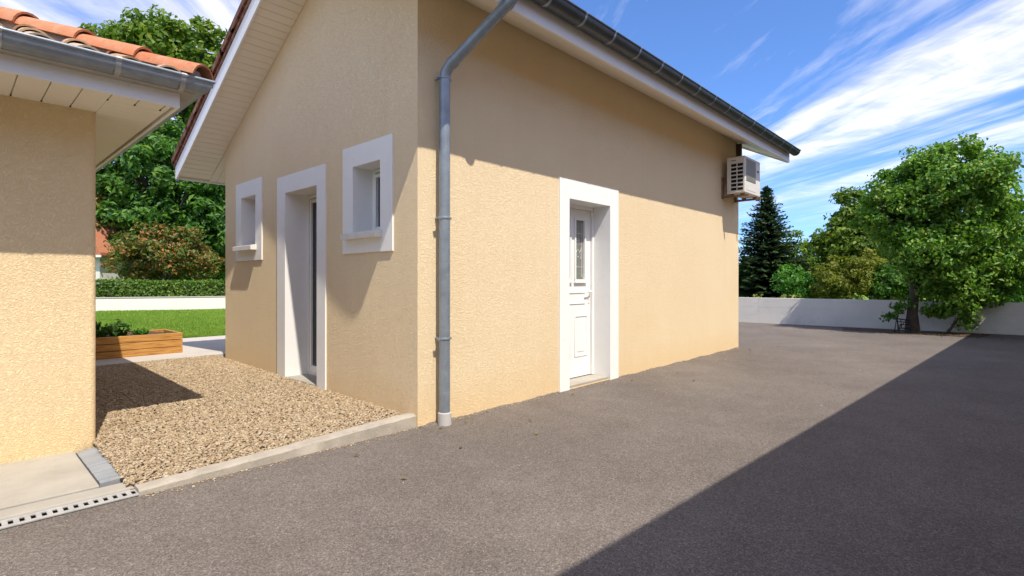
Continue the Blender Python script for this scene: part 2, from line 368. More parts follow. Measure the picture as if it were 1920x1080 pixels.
# gravel stones: one mass of real pebbles
def pebbles():
    ico = bmesh.new(); bmesh.ops.create_icosphere(ico, subdivisions=1, radius=1)
    bv = np.array([v.co[:] for v in ico.verts]); bf = np.array([[v.index for v in f.verts] for f in ico.faces]); ico.free()
    n = 58000
    x = rng.uniform(-1.93, .0, n); y = rng.uniform(.13, 4.76, n)
    z = GZ0 + (GZ1 - GZ0) * y / 4.6 - .012 + rng.uniform(0, .008, n) - .045 * np.clip((-x - .3) / 1.6, 0, 1) * np.clip(1 - y / 2.2, 0, 1)
    ne = 220                                                          # strays on the asphalt and the path edge
    xe = np.concatenate([rng.uniform(-1.9, 0, ne), rng.uniform(-1.9, 7, 60)]); ye = np.concatenate([.012 - np.abs(rng.normal(0, .03, ne)), -np.abs(rng.normal(.0, .9, 60)) - .05])
    xe = np.concatenate([xe, rng.uniform(.0, 7.1, 420)]); ye = np.concatenate([ye, -.012 - np.abs(rng.normal(0, .03, 420))]); ne = len(xe) - 60
    s = rng.uniform(.0055, .0125, n) * rng.choice([.8, 1, 1.3], n, p=[.4, .45, .15])
    se = rng.uniform(.003, .008, ne + 60)
    x = np.concatenate([x, xe]); y = np.concatenate([y, ye]); z = np.concatenate([z, np.full(ne + 60, .003)]); s = np.concatenate([s, se]); n = len(x)
    sc = np.stack([s * rng.uniform(.8, 1.5, n), s * rng.uniform(.7, 1.1, n), s * rng.uniform(.4, .75, n)], 1)
    P = bv[None] * (1 + rng.uniform(-.28, .28, (n, len(bv), 1))) * sc[:, None, :]
    a = rng.uniform(0, 2 * np.pi, n); tl = rng.normal(0, .2, n)
    ct, s_t = np.cos(tl)[:, None], np.sin(tl)[:, None]
    P = np.stack([P[..., 0] * ct - P[..., 2] * s_t, P[..., 1], P[..., 0] * s_t + P[..., 2] * ct], -1)
    ca, sa = np.cos(a)[:, None], np.sin(a)[:, None]
    P = np.stack([P[..., 0] * ca - P[..., 1] * sa, P[..., 0] * sa + P[..., 1] * ca, P[..., 2]], -1)
    P += np.stack([x, y, z], 1)[:, None, :]
    F = bf[None] + (np.arange(n) * len(bv))[:, None, None]
    o = mk('gravel', np_mesh('gravel', P.reshape(-1, 3), F.reshape(-1, 3)), M['gravel'])
    tag(o, 'beige limestone gravel spread between the two cream houses', 'gravel', kind='stuff')
pebbles()

# ------------------------------------------------------------------ main house
HL = 7.14; HG = 4.36                     # eaves wall length, gable wall length
ZE = 3.70; PIT = .5; YR = 1.475          # soffit height at the eaves wall, pitch, ridge line
ZR = ZE + PIT * YR
ZB = ZR - PIT * (HG - YR)                # soffit height at the back wall
OV = .42; FE = -.60; BE = HG + .68; XF = HL + .82
def zs(y): return ZE + PIT * y if y < YR else ZR - PIT * (y - YR)
house = empty('house', (0, 0, 0), 'large cream stucco house with gable wall, grey downpipe and white doors', 'house')
def wall_cells(mb, us, vs, holes, to3):
    for i in range(len(us) - 1):
        for j in range(len(vs) - 1):
            cu = (us[i] + us[i + 1]) / 2; cv = (vs[j] + vs[j + 1]) / 2
            if any(a < cu < b and c < cv < d for a, b, c, d in holes): continue
            mb.quad(to3(us[i], vs[j]), to3(us[i + 1], vs[j]), to3(us[i + 1], vs[j + 1]), to3(us[i], vs[j + 1]))
FD = (2.05, 2.87, .02, 2.115)             # front door opening x0 x1 z0 z1
GD = (1.70, 2.45, .10, 2.20)              # gable door opening y0 y1 z0 z1
W1 = (.527, .987, 1.64, 2.28); W2 = (3.29, 3.75, 1.64, 2.28)
mb = MB()
wall_cells(mb, [0, FD[0], FD[1], HL], [-.2, FD[2], FD[3], ZE + .02], [FD], lambda u, v: (u, 0, v))
hs = [GD, W1, W2]
us = sorted({0, HG, *[h[0] for h in hs], *[h[1] for h in hs]}); vs = sorted({-.2, 2.9, *[h[2] for h in hs], *[h[3] for h in hs]})
wall_cells(mb, us, vs, hs, lambda u, v: (0, u, v))
mb.quad((0, 0, 2.9), (0, HG, 2.9), (0, HG, ZB + .02), (0, YR, ZR + .02), (0, 0, ZE + .02))
mb.quad((HL, 0, -.2), (HL, HG, -.2), (HL, HG, ZB + .02), (HL, YR, ZR + .02), (HL, 0, ZE + .02))
mb.quad((0, HG, -.2), (HL, HG, -.2), (HL, HG, ZB + .02), (0, HG, ZB + .02))
wall = mk('wall', None)
bpy.data.objects.remove(wall)
me = mb.mesh('wall'); wall = mk('wall', me, M['stucco'], house)
# room floor and back partition so that the openings look into a dark room
MB().box((.35, .32, .0), (HL - .1, HG - .1, .02)).obj('room_floor', M['gap'], house)
MB().quad((.6, .4, 0), (.6, HG - .2, 0), (.6, HG - .2, 2.9), (.6, .4, 2.9)).obj('room_partition', M['gap'], house)

def surround(name, out, inn, depth, to3, bottom=True, proud=.014):
    """painted band round an opening, carried into the reveal. out/inn = (u0,u1,v0,v1); to3(u,v,w) w = outwards"""
    a0, a1, b0, b1 = out; c0, c1, d0, d1 = inn; m = MB()
    O = [(a0, b0), (a1, b0), (a1, b1), (a0, b1)]; I = [(c0, d0), (c1, d0), (c1, d1), (c0, d1)]
    for k in range(4):
        n = (k + 1) % 4
        if k == 0 and not bottom: continue
        m.quad(to3(*O[k], proud), to3(*O[n], proud), to3(*I[n], proud), to3(*I[k], proud))
        m.quad(to3(*O[k], proud), to3(*O[n], proud), to3(*O[n], -.02), to3(*O[k], -.02))
        m.quad(to3(*I[k], proud), to3(*I[n], proud), to3(*I[n], -depth), to3(*I[k], -depth))
    if not bottom:
        m.quad(to3(*O[0], proud), to3(*I[0], proud), to3(*I[0], -.02), to3(*O[0], -.02)); m.quad(to3(*O[1], proud), to3(*I[1], proud), to3(*I[1], -.02), to3(*O[1], -.02))
    o = mk(name, m.mesh(name), M['white'], house); return o
onS = lambda u, v, w: (u, -w, v)          # south (eaves) wall
onG = lambda u, v, w: (-w, u, v)          # gable wall
surround('door_surround', (1.875, 3.06, -.03, 2.325), (FD[0], FD[1], -.03, FD[3]), .30, onS, False)
surround('door_surround', (1.52, 2.66, .05, 2.395), (GD[0], GD[1], .05, GD[3]), .34, onG, False)
for w in (W1, W2):
    surround('window_surround', (w[0] - .187, w[1] + .187, 1.465, 2.475), w, .30, onG, True)
# --- front door leaf (two narrow lites, raised panels)
def front_door():
    x0, x1, z0, z1 = FD[0], FD[1], .045, FD[3]; y = .25
    fr = MB()
    fr.box((x0, y - .03, z0), (x0 + .035, y + .05, z1)); fr.box((x1 - .035, y - .03, z0), (x1, y + .05, z1)); fr.box((x0 + .035, y - .03, z1 - .045), (x1 - .035, y + .05, z1))
    fr.obj('door_frame', M['pvc'], house, bevel=.004)
    MB().box((x0 + .001, .02, -.05), (x1 - .001, .3, .04)).obj('door_step', M['concrete'], house, bevel=.008)
    X0, X1 = x0 + .038, x1 - .038; Z0, Z1 = z0 + .006, z1 - .048
    lit = [(2.222, 2.398), (2.518, 2.694)]; lz = (1.225, 1.94)
    d = MB(); us = sorted([X0, X1, *lit[0], *lit[1]]); 
    wall_cells(d, us, [Z0, lz[0], lz[1], Z1], [(a, b, *lz) for a, b in lit], lambda u, v: (u, y, v))
    for a, b in lit:
        for p, q in (((a, lz[0]), (b, lz[0])), ((b, lz[0]), (b, lz[1])), ((b, lz[1]), (a, lz[1])), ((a, lz[1]), (a, lz[0]))):
            d.quad((p[0], y, p[1]), (q[0], y, q[1]), (q[0], y + .025, q[1]), (p[0], y + .025, p[1]))
    leaf = mk('door', d.mesh('door'), M['pvc'], house)
    def ring(a, b, c, e, w=.016, h=.008, nm='moulding'):
        r = MB()
        r.box((a, y - h, c), (b, y + .001, c + w)); r.box((a, y - h, e - w), (b, y + .001, e)); r.box((a, y - h, c + w), (a + w, y + .001, e - w)); r.box((b - w, y - h, c + w), (b, y + .001, e - w))
        return r.obj(nm, M['pvc'], leaf, bevel=.004)
    for a, b in lit:
        ring(a - .026, b + .026, lz[0] - .026, lz[1] + .026, .027, .016, 'glazing_bead')
        MB().box((a - .035, y - .028, lz[0] - .046), (b + .035, y, lz[0] - .028)).obj('ledge', M['pvc'], leaf, bevel=.004)
        g = MB().box((a, y + .018, lz[0]), (b, y + .024, lz[1])).obj('pane', M['frost'], leaf)
        # etched ornament and lead lines on the glass
        o = MB(); cx = (a + b) / 2; cz = 1.60; yy = y + .0165
        for u in (a + .028, b - .028): o.tube([(u, yy, lz[0] + .03), (u, yy, lz[1] - .03)], .0022, 5)
        for v in (lz[0] + .15, lz[1] - .16): o.tube([(a + .005, yy, v), (b - .005, yy, v)], .0018, 5)
        for sx, sz, r, t0, t1 in ((-.02, .06, .03, .4, 3.6), (.02, .0, .03, 3.4, 6.6), (-.012, -.06, .035, 2.0, 5.2), (.018, -.09, .03, -1, 2), (0, .1, .014, 0, 6.28)):
            o.tube([(cx + sx + r * math.cos(t0 + (t1 - t0) * k / 10), yy, cz + sz + r * 1.3 * math.sin(t0 + (t1 - t0) * k / 10)) for k in range(11)], .0022, 5)
        o.obj('etched_ornament', M['white'], leaf)
    for c, e in ((1.055, 1.095), (.925, .955)): MB().box((X0 + .09, y - .009, c), (X1 - .12, y + .001, e - .012)).obj('moulding', M['pvc'], leaf, bevel=.005)
    for a, b in ((X0 + .08, 2.41), (2.50, X1 - .07)):
        ring(a, b, .29, .79); MB().box((a + .05, y - .005, .35), (b - .05, y + .001, .73)).obj('raised_panel', M['pvc'], leaf, bevel=.006)
    h = MB().box((X1 - .055, y - .008, .93), (X1 - .02, y, 1.16)); h.tube([(X1 - .038, y, 1.075), (X1 - .038, y - .05, 1.075)], .009, 8); h.tube([(X1 - .03, y - .05, 1.075), (X1 - .15, y - .052, 1.07)], [.009, .008], 8)
    h.tube([(X1 - .038, y - .014, .985), (X1 - .038, y, .985)], .011, 10)
    h.obj('handle', M['pvc'], leaf, smooth=True)
front_door()
# --- glazed door in the gable
def gable_door():
    y0, y1, z0, z1 = GD[0], GD[1], .12, GD[3]; x = .27
    fr = MB(); fr.box((x - .02, y0, z0), (x + .05, y0 + .03, z1)); fr.box((x - .02, y1 - .03, z0), (x + .05, y1, z1)); fr.box((x - .02, y0 + .03, z1 - .045), (x + .05, y1 - .03, z1)); fr.box((x - .02, y0 + .03, z0), (x + .05, y1 - .03, z0 + .03))
    fr.obj('door_frame', M['pvc'], house, bevel=.004)
    MB().box((.0, y0 + .001, .0), (.31, y1 - .001, .118)).obj('door_step', M['concrete'], house, bevel=.006)
    a, b, c, d = y0 + .033, y1 - .033, z0 + .033, z1 - .048; w = .04
    lf = MB(); lf.box((x - .01, a, c), (x + .035, a + w, d)); lf.box((x - .01, b - w, c), (x + .035, b, d)); lf.box((x - .01, a + w, c), (x + .035, b - w, c + .07)); lf.box((x - .01, a + w, d - w), (x + .035, b - w, d))
    lf = lf.obj('door', M['pvc'], house, bevel=.004)
    MB().box((x + .01, a + w - .003, c + .067), (x + .018, b - w + .003, d - w + .003)).obj('pane', M['glass'], lf)
    h = MB().box((x - .018, a + .015, .98), (x - .01, a + .04, 1.18)); h.tube([(x - .05, a + .028, 1.09), (x - .05, a + .13, 1.09)], .008, 8); h.tube([(x - .01, a + .028, 1.09), (x - .05, a + .028, 1.09)], .008, 8)
    h.obj('handle', M['steel'], lf, smooth=True)
gable_door()
for w in (W1, W2):
    y0, y1, z0, z1 = w; x = .215
    f = MB(); t = .04
    f.box((x - .02, y0, z0), (x + .04, y0 + t, z1)); f.box((x - .02, y1 - t, z0), (x + .04, y1, z1)); f.box((x - .02, y0 + t, z0), (x + .04, y1 - t, z0 + t)); f.box((x - .02, y0 + t, z1 - t), (x + .04, y1 - t, z1))
    wf = f.obj('window', M['pvc'], house, bevel=.004)
    a, b, c, d = y0 + t + .002, y1 - t - .002, z0 + t + .002, z1 - t - .002; t2 = .04
    s = MB(); s.box((x - .032, a, c), (x + .02, a + t2, d)); s.box((x - .032, b - t2, c), (x + .02, b, d)); s.box((x - .032, a + t2, c), (x + .02, b - t2, c + t2)); s.box((x - .032, a + t2, d - t2), (x + .02, b - t2, d))
    s.obj('sash', M['pvc'], wf, bevel=.005)
    MB().box((x, a + t2 - .003, c + t2 - .003), (x + .006, b - t2 + .003, d - t2 + .003)).obj('pane', M['glass'], wf)
    # concrete sill with a slight fall
    sy0, sy1 = y0 - .035, y1 + .14 - .035
    MB().prism([(-.085, sy0, 1.59), (-.085, sy0, 1.648), (.0, sy0, 1.662), (.0, sy0, 1.59)], (0, sy1 - sy0, 0)).obj('window_sill', M['sill'], house, bevel=.005)
    MB().box((.0, y0 + .001, 1.60), (.25, y1 - .001, 1.66)).obj('window_sill', M['sill'], house)

# --- roof
th = .10
rf = MB()
for x0, x1 in ((-OV - .015, XF + .015),):
    up = .225
    top = [(FE + .004, zs(FE + .004) + up), (YR, ZR + up), (BE + .06, zs(BE + .06) + up)]
    bot = [(BE + .06, zs(BE + .06) + up - .05), (YR, ZR + up - .05), (FE + .004, zs(FE + .004) + up - .05)]
    rf.prism([(x0, y, z) for y, z in top + bot], (x1 - x0, 0, 0))
roof = rf.obj('roof', M['terracotta_dark'], house)
mb = MB()                                   # dark lining above the soffit boards
mb.prism([(-OV + .02, y, z) for y, z in [(FE + .02, zs(FE + .02) + .025), (YR, ZR + .025), (BE - .02, zs(BE - .02) + .025), (BE - .02, zs(BE - .02) + .02), (YR, ZR + .02), (FE + .02, zs(FE + .02) + .02)]], (XF + OV - .04, 0, 0))
mb.obj('soffit_lining', M['soffit'], roof)
# soffit boards: across the rake overhang and across the eaves overhang
ang = math.atan(PIT); ca, sa = math.cos(ang), math.sin(ang)
bw = .10
def board_mesh(name, lx, ly, tz=.014):
    m = MB().box((0, 0, 0), (lx, ly, tz)); return m.mesh(name, bevel=.0022)
bm_rake = board_mesh('soffit_board', OV - .024, bw - .004)
bm_rake.materials.append(M['soffit'])
n = int((BE - .03 - YR) / ca / bw)
for i in range(n):
    s = i * bw
    y = YR + s * ca + .01; z = zs(y)
    mk('soffit_board', bm_rake, None, roof, Matrix.Translation((-OV + .022, y, z)) @ Matrix.Rotation(-ang, 4, 'X'))
n = int((YR - FE - .03) / ca / bw)
for i in range(n):
    s = (i + 1) * bw
    y = YR - s * ca - .01; z = zs(y)
    mk('soffit_board', bm_rake, None, roof, Matrix.Translation((-OV + .022, y, z)) @ Matrix.Rotation(ang, 4, 'X'))
bm_eave = board_mesh('soffit_board', bw - .0035, (-FE - .012) / ca)
bm_eave.materials.append(M['soffit'])
n = int((HL) / bw)
for i in range(n + 8):
    mk('soffit_board', bm_eave, None, roof, Matrix.Translation((i * bw + .004, FE + .01, zs(FE + .01))) @ Matrix.Rotation(ang, 4, 'X'))
# back eaves soffit
bm_back = board_mesh('soffit_board', bw - .0035, (BE - HG - .03) / ca); bm_back.materials.append(M['soffit'])
for i in range(6):
    mk('soffit_board', bm_back, None, roof, Matrix.Translation((i * bw + .004, HG + .005, zs(HG + .005))) @ Matrix.Rotation(-ang, 4, 'X'))
# fascias
FH = .185
MB().box((-OV, FE - .02, zs(FE) - .012), (XF, FE, zs(FE) + FH - .02)).obj('fascia', M['fascia'], roof, bevel=.003)
MB().box((-OV, BE, zs(BE) - .012), (XF, BE + .02, zs(BE) + FH - .03)).obj('fascia', M['fascia'], roof, bevel=.003)
for xx in (-OV - .002, XF - .018):
    q = [(FE - .022, zs(FE) - .012), (FE + .02, zs(FE) - .012), (YR, ZR - .02), (BE - .02, zs(BE) - .012), (BE + .022, zs(BE) - .012), (BE + .022, zs(BE) + .06), (BE + .022, zs(BE + .02) + .255), (YR, ZR + .265), (FE - .022, zs(FE - .02) + .25)]
    MB().prism([(xx, y, z) for y, z in q], (.02, 0, 0)).obj('bargeboard', M['fascia'], roof)
# verge tiles, lapped like steps along both rakes
vt = MB().prism([(0, 0, 0), (0, .43, .0), (0, .43, .03), (0, 0, .05)], (.16, 0, 0)); vt.box((-.026, 0, -.035), (-.002, .43, .04))
vtm = vt.mesh('verge_tile', bevel=.004); vtm.materials.append(M['terracotta_dark'])
TS = .36
for k in range(11):
    s = (BE + .07 - YR) / ca - k * TS
    if s < .1: break
    y = YR + s * ca; z = zs(y) + .275
    mk('verge_tile', vtm, None, roof, Matrix.Translation((-OV - .012, y, z)) @ Matrix.Rotation(math.pi - 0, 4, 'Z') @ Matrix.Scale(-1, 4, (1, 0, 0)) @ Matrix.Rotation(ang + .0, 4, 'X'))
for k in range(9):
    s = (YR - FE + .07) / ca - k * TS
    if s < .1: break
    y = YR - s * ca; z = zs(y) + .275
    mk('verge_tile', vtm, None, roof, Matrix.Translation((-OV - .012, y, z)) @ Matrix.Rotation(ang, 4, 'X'))
# corrugated tile field (seen only from above)
def tile_field(name, P, U, V, nu, nv, mat, parent, amp=.03, per=.2):
    # P origin, U along the eaves, V up the slope
    P = np.array(P, float); U = np.array(U, float); V = np.array(V, float); lu = np.linalg.norm(U); Nn = np.cross(U, V); Nn /= np.linalg.norm(Nn)
    if Nn[2] < 0: Nn = -Nn
    uu = np.linspace(0, 1, nu); vs_ = []; 
    for j in range(nv):
        for e in (0, 1): vs_.append(((j + e) / nv, .018 if e == 0 else 0))
    V3 = np.array([P + U * u + V * v + Nn * (o + amp * abs(math.sin(math.pi * u * lu / per))) for v, o in vs_ for u in uu])
    F = [(r * nu + c, r * nu + c + 1, (r + 1) * nu + c + 1, (r + 1) * nu + c) for r in range(len(vs_) - 1) for c in range(nu - 1)]
    return mk(name, np_mesh(name, V3, F, True), mat, parent)
ov = .232
tile_field('tile_covering', (-OV + .16, FE - .10, zs(FE - .1) + ov), (XF + OV - .3, 0, 0), (0, YR - FE + .1, PIT * (YR - FE + .1)), 330, 6, M['terracotta_dark'], roof)
tile_field('tile_covering', (-OV + .16, BE + .10, zs(BE + .1) + ov), (XF + OV - .3, 0, 0), (0, YR - BE - .1, -PIT * (YR - BE - .1)), 330, 9, M['terracotta_dark'], roof)
# --- gutter (half round with rolled front bead)
def gutter_profile(d0, z0, r, n=12):
    pts = [(d0, z0 + .015)] + [(d0 + r - r * math.cos(math.pi * k / n), z0 - r * math.sin(math.pi * k / n)) for k in range(n + 1)]
    return pts
def sweep(profile, stations, closed=False):
    m = MB(); n = len(profile)
    for stn in stations: m.v += [stn(d, z) for d, z in profile]
    for i in range(len(stations) - 1):
        for j in range(n - (0 if closed else 1)):
            a = i * n + j; b = i * n + (j + 1) % n; m.f.append((a, b, b + n, a + n))
    return m
GR = .082; GZ = 3.585; GY = FE - .02
def solid(profile, t):                     # give the sheet a thickness
    inn = [(d + (.5 - 0) * 0, z) for d, z in profile]
    c = (profile[1][0] + profile[-1][0]) / 2
    inner = [(c + (d - c) * (1 - t / GR), z + t * .9 if z < profile[1][1] - .001 else z) for d, z in profile[::-1]]
    return profile + inner
pr = solid(gutter_profile(.012, GZ, GR), .004)
gx0, gx1 = -OV - .01, XF + .03
g = sweep(pr, [lambda d, z, x=x: (x, GY - d, z) for x in (gx0, gx1)], True)
for x in (gx0, gx1):                       # stop ends
    arc = gutter_profile(.012, GZ, GR)
    g.prism([(x, GY - d, z) for d, z in arc], (.003 if x > 0 else -.003, 0, 0))
gut = g.obj('gutter', M['zinc_dark'], roof, smooth=True)
gut2 = MB().tube([(gx0, GY - .012 - 2 * GR, GZ + .002), (gx1, GY - .012 - 2 * GR, GZ + .002)], .0115, 10).obj('gutter_bead', M['zinc_dark'], roof, smooth=True)
arc = gutter_profile(.012 - .004, GZ, GR + .004)
bk = MB()
bk = sweep(solid(arc, .003), [lambda d, z, x=x: (x, -d, z - GZ) for x in (0, .028)], True)
bk.tube([(0, -.012 - 2 * GR, .002), (.028, -.012 - 2 * GR, .002)], .0145, 8)
bkm = bk.mesh('gutter_bracket', True); bkm.materials.append(M['zinc'])
for i in range(18):
    mk('gutter_bracket', bkm, None, roof, Matrix.Translation((-.2 + i * .48, GY, GZ)))
# --- downpipe
PX, PY, PR = .215, -.085, .046
dp = empty('downpipe_root', (0, 0, 0), 'x', 'x'); bpy.data.objects.remove(dp)
def bend(a, b, c, r, n=7):                 # points of a rounded corner at b
    a, b, c = Vector(a), Vector(b), Vector(c); u = (a - b).normalized(); w = (c - b).normalized()
    p, q = b + u * r, b + w * r
    return [tuple((1 - t) ** 2 * p + 2 * t * (1 - t) * b + t * t * q) for t in [k / n for k in range(n + 1)]]
B0 = (PX, PY, .08); B1 = (PX, PY, 2.965); B2 = (.40, GY - .092, 3.43); B3 = (.43, GY - .094, 3.57)
pipe = MB().tube([B0] + bend(B0, B1, B2, .085) + bend(B1, B2, B3, .05) + [B3], PR, 20).obj('downpipe', M['zinc'], house, smooth=True)
def ringx(z0, z1, r): return MB().tube([(PX, PY, z0), (PX, PY, z0 + .004), (PX, PY, z1 - .004), (PX, PY, z1)], [r - .004, r, r, r - .004], 20)
for z in (.72, 1.73, 2.90):
    m = ringx(z - .011, z + .011, PR + .005); m.tube([(PX - .03, PY + .04, z), (PX - .03, .01, z)], .008, 8); m.box((PX - PR - .03, PY - .012, z - .010), (PX - PR, PY + .012, z + .010)); m.box((PX + PR, PY - .012, z - .010), (PX + PR + .02, PY + .012, z + .010))
    m.obj('pipe_clamp', M['zinc'], pipe, smooth=True)
d = (Vector(B2) - Vector(B1)).normalized()
for c, dd, nm in ((Vector(B1) + d * .10, d, 'pipe_joint'), (Vector(B2) - d * .07, d, 'pipe_joint')):
    MB().tube([c - dd * .02, c + dd * .02], PR + .005, 20).obj(nm, M['zinc'], pipe, smooth=True)
MB().tube([(PX, PY, -.03), (PX, PY, .10), (PX, PY, .105)], [PR + .012, PR + .010, PR + .004], 20).obj('pipe_sleeve', M['sleeve'], pipe, smooth=True)

# ------------------------------------------------------------------ air conditioner on the eaves wall
def aircon():
    x0, x1, y0, y1, z0, z1 = 6.32, 7.06, -.40, -.10, 2.665, 3.275
    e = empty('air_conditioner', (6.7, -.25, 2.6), 'ivory outdoor air conditioning unit on rusty brackets under the eaves', 'air conditioner')
    c = MB().box((x0, y0, z0), (x1, y1, z1)).obj('casing', M['ac'], e, bevel=.016)
    for i in range(2):                      # louvred side: dark openings framed by slats
        for k in range(7):
            a = y1 - .075 - i * .105; zz = z1 - .115 - k * .066
            MB().box((x0 - .0025, a - .088, zz - .050), (x0 + .01, a, zz)).obj('vent_opening', M['black'], c)
            MB().prism([(x0 - .001, a, zz), (x0 - .008, a, zz - .004), (x0 - .008, a, zz - .007), (x0 - .001, a, zz - .004)], (0, -.088, 0)).obj('slat', M['ac'], c)
    b = MB()
    for k in range(6): b.box((x0 - .0025, y1 - .072 - k * .014 - .009, z1 - .072), (x0 + .01, y1 - .072 - k * .014, z1 - .055))
    b.obj('maker_mark', M['brownduct'], c)
    MB().box((x0 + .05, y0 - .006, z0 + .20), (x0 + .50, y0 + .01, z1 - .04)).obj('grille_panel', M['ac_grey'], c, bevel=.004)
    gr = MB()
    for k in range(17): gr.box((x0 + .06, y0 - .012, z0 + .215 + k * .021), (x0 + .49, y0 - .004, z0 + .221 + k * .021))
    gr.obj('grille_wires', M['ac_grey'], c)
    MB().box((x0 + .05, y0 - .004, z0 + .05), (x0 + .50, y0 + .01, z0 + .19)).obj('lower_panel', M['ac'], c, bevel=.003)
    MB().box((x1 - .16, y0 - .003, z1 - .20), (x1 - .08, y0 + .01, z1 - .17)).obj('badge', M['brownduct'], c)
    for xb in (x0 + .04, x1 - .12):
        r = MB(); r.box((xb, -.44, z0 - .055), (xb + .035, -.004, z0 - .02)); r.box((xb - .01, -.03, z0 - .06), (xb + .045, -.001, z0 + .30))
        for yy in (-.34, -.16): r.box((xb - .005, yy - .03, z0 - .02), (xb + .04, yy + .03, z0 - .001))
        r.obj('bracket', M['rust'], e, bevel=.003)
    MB().box((7.02, -.085, z1 - .3), (7.085, -.002, zs(-.06) - .01)).obj('pipe_duct', M['brownduct'], e, bevel=.004)
    MB().tube([(7.05, -.14, z0 + .2), (7.05, -.06, z0 + .2), (7.05, -.05, z0 + .35)], .014, 8).obj('hose', M['darkmetal'], e, smooth=True)
aircon()

# ------------------------------------------------------------------ small house on the left
LX, LY = -1.911, 1.173; LS = 2.395; LO = .345; LF = .55; LP = .41
lh = empty('small_house', (LX, LY, 0), 'smaller ochre stucco house at left with orange tiled hip roof', 'house')
mb = MB(); rr = .035
cor = [(LX - rr + rr * math.sin(a), LY + rr - rr * math.cos(a)) for a in [k * math.pi / 16 for k in range(9)]]
pts = [(-8, LY)] + cor + [(LX, 7.2), (-8, 7.2)]
for i in range(len(pts)):
    a, b = pts[i], pts[(i + 1) % len(pts)]
    mb.quad((*a, -.2), (*b, -.2), (*b, LS + .02), (*a, LS + .02))
o = mb.obj('wall', M['stucco2'], lh, smooth=True)
FX, FY = LX + LO, LY - LF                  # fascia lines
# soffit
lin = MB(); lin.box((-8, FY + .01, LS + .016), (FX - .01, LY + .05, LS + .02)); lin.box((LX - .05, LY + .052, LS + .016), (FX - .01, 7.6, LS + .02)); 
lroof_m = MB()
e0 = LS + .115; ex, ey = FX + .10, FY - .10
hr = 2.6                                     # horizontal run of the hip built
zr = e0 + LP * hr
lroof_m.quad((-8, ey, e0), (ex, ey, e0), (ex - hr, ey + hr, zr), (-8, ey + hr, zr))
lroof_m.quad((ex, ey, e0), (ex, 7.6, e0), (ex - hr, 7.6, zr), (ex - hr, ey + hr, zr))
lroof_m.quad((-8, ey, e0 - .03), (ex, ey, e0 - .03), (ex, 7.6, e0 - .03), (-8, 7.6, e0 - .03))
lroof_m.quad((-8, ey, e0 - .03), (ex, ey, e0 - .03), (ex, ey, e0), (-8, ey, e0)); lroof_m.quad((ex, ey, e0 - .03), (ex, 7.6, e0 - .03), (ex, 7.6, e0), (ex, ey, e0))
lroof_m.quad((-8, ey + hr, zr), (ex - hr, ey + hr, zr), (ex - hr, 7.6, zr), (-8, 7.6, zr))
lroof = lroof_m.obj('roof', M['mortar'], lh)
lin.obj('soffit_lining', M['soffit'], lroof)
pw = .148
for i in range(30):
    x = LX + .002 - (i + 1) * pw
    MB().box((x + .003, FY + .012, LS), (x + pw - .003, LY + .004, LS + .014)).obj('soffit_panel', M['soffit'], lroof, bevel=.003)
    if i < 14: MB().box((x - .004, LY - .035, LS - .002), (x + .004, LY - .012, LS + .004)).obj('vent_slot', M['black'], lroof)
cy1 = FY + .20
for i in range(3):
    x = LX + i * pw
    MB().box((x + .004, FY + .012, LS), (min(x + pw - .004, FX - .012), cy1 - .004, LS + .014)).obj('soffit_panel', M['soffit'], lroof, bevel=.003)
    MB().box((x - .004, cy1 - .035, LS - .002), (x + .004, cy1 - .012, LS + .004)).obj('vent_slot', M['black'], lroof)
sbm = MB().box((0, 0, 0), (LO - .014, .096, .014)).mesh('soffit_panel', bevel=.0025); sbm.materials.append(M['soffit'])
for i in range(45):
    mk('soffit_panel', sbm, None, lroof, Matrix.Translation((LX, cy1 + i * .10, LS)))
lf = MB(); lf.box((-8, FY - .02, LS - .012), (FX + .02, FY, LS + .125)); lf.obj('fascia', M['fascia'], lroof, bevel=.003)
lf = MB(); lf.box((FX, FY + .001, LS - .012), (FX + .02, 7.6, LS + .125)); lf.obj('fascia', M['fascia'], lroof, bevel=.003)
# gutter mitred round the corner
GR2, LGZ = .078, LS + .165
GR_ = GR; GR = GR2
pr = solid(gutter_profile(.026, LGZ, GR2), .004); GR = GR_
sts = [lambda d, z: (-8, FY - d, z), lambda d, z: (FX + d, FY - d, z), lambda d, z: (FX + d, 7.6, z)]
sweep(pr, sts, True).obj('gutter', M['zinc'], lroof, smooth=True)
dd = .026 + 2 * GR2
MB().tube([(-8, FY - dd, LGZ + .002), (FX + dd + .004, FY - dd, LGZ + .002)], .011, 10).obj('gutter_bead', M['zinc'], lroof, smooth=True)
MB().tube([(FX + dd, FY - dd - .004, LGZ + .002), (FX + dd, 7.6, LGZ + .002)], .011, 10).obj('gutter_bead', M['zinc'], lroof, smooth=True)
GR = GR2
bk = sweep(solid(gutter_profile(.022, LGZ, GR2 + .004), .003), [lambda d, z, x=x: (x, -d, z - LGZ) for x in (0, .03)], True)
GR = GR_
bk.tube([(0, -dd, .002), (.03, -dd, .002)], .014, 8)
bkm = bk.mesh('gutter_bracket', True); bkm.materials.append(M['zinc_light'])
for x in (-1.58, -1.93, -2.46, -3.0, -3.5): mk('gutter_bracket', bkm, None, lroof, Matrix.Translation((x, FY, LGZ)))
for y in (1.6, 2.2, 2.8, 3.4): mk('gutter_bracket', bkm, None, lroof, Matrix.Translation((FX, y, LGZ)) @ Matrix.Rotation(R(90), 4, 'Z'))
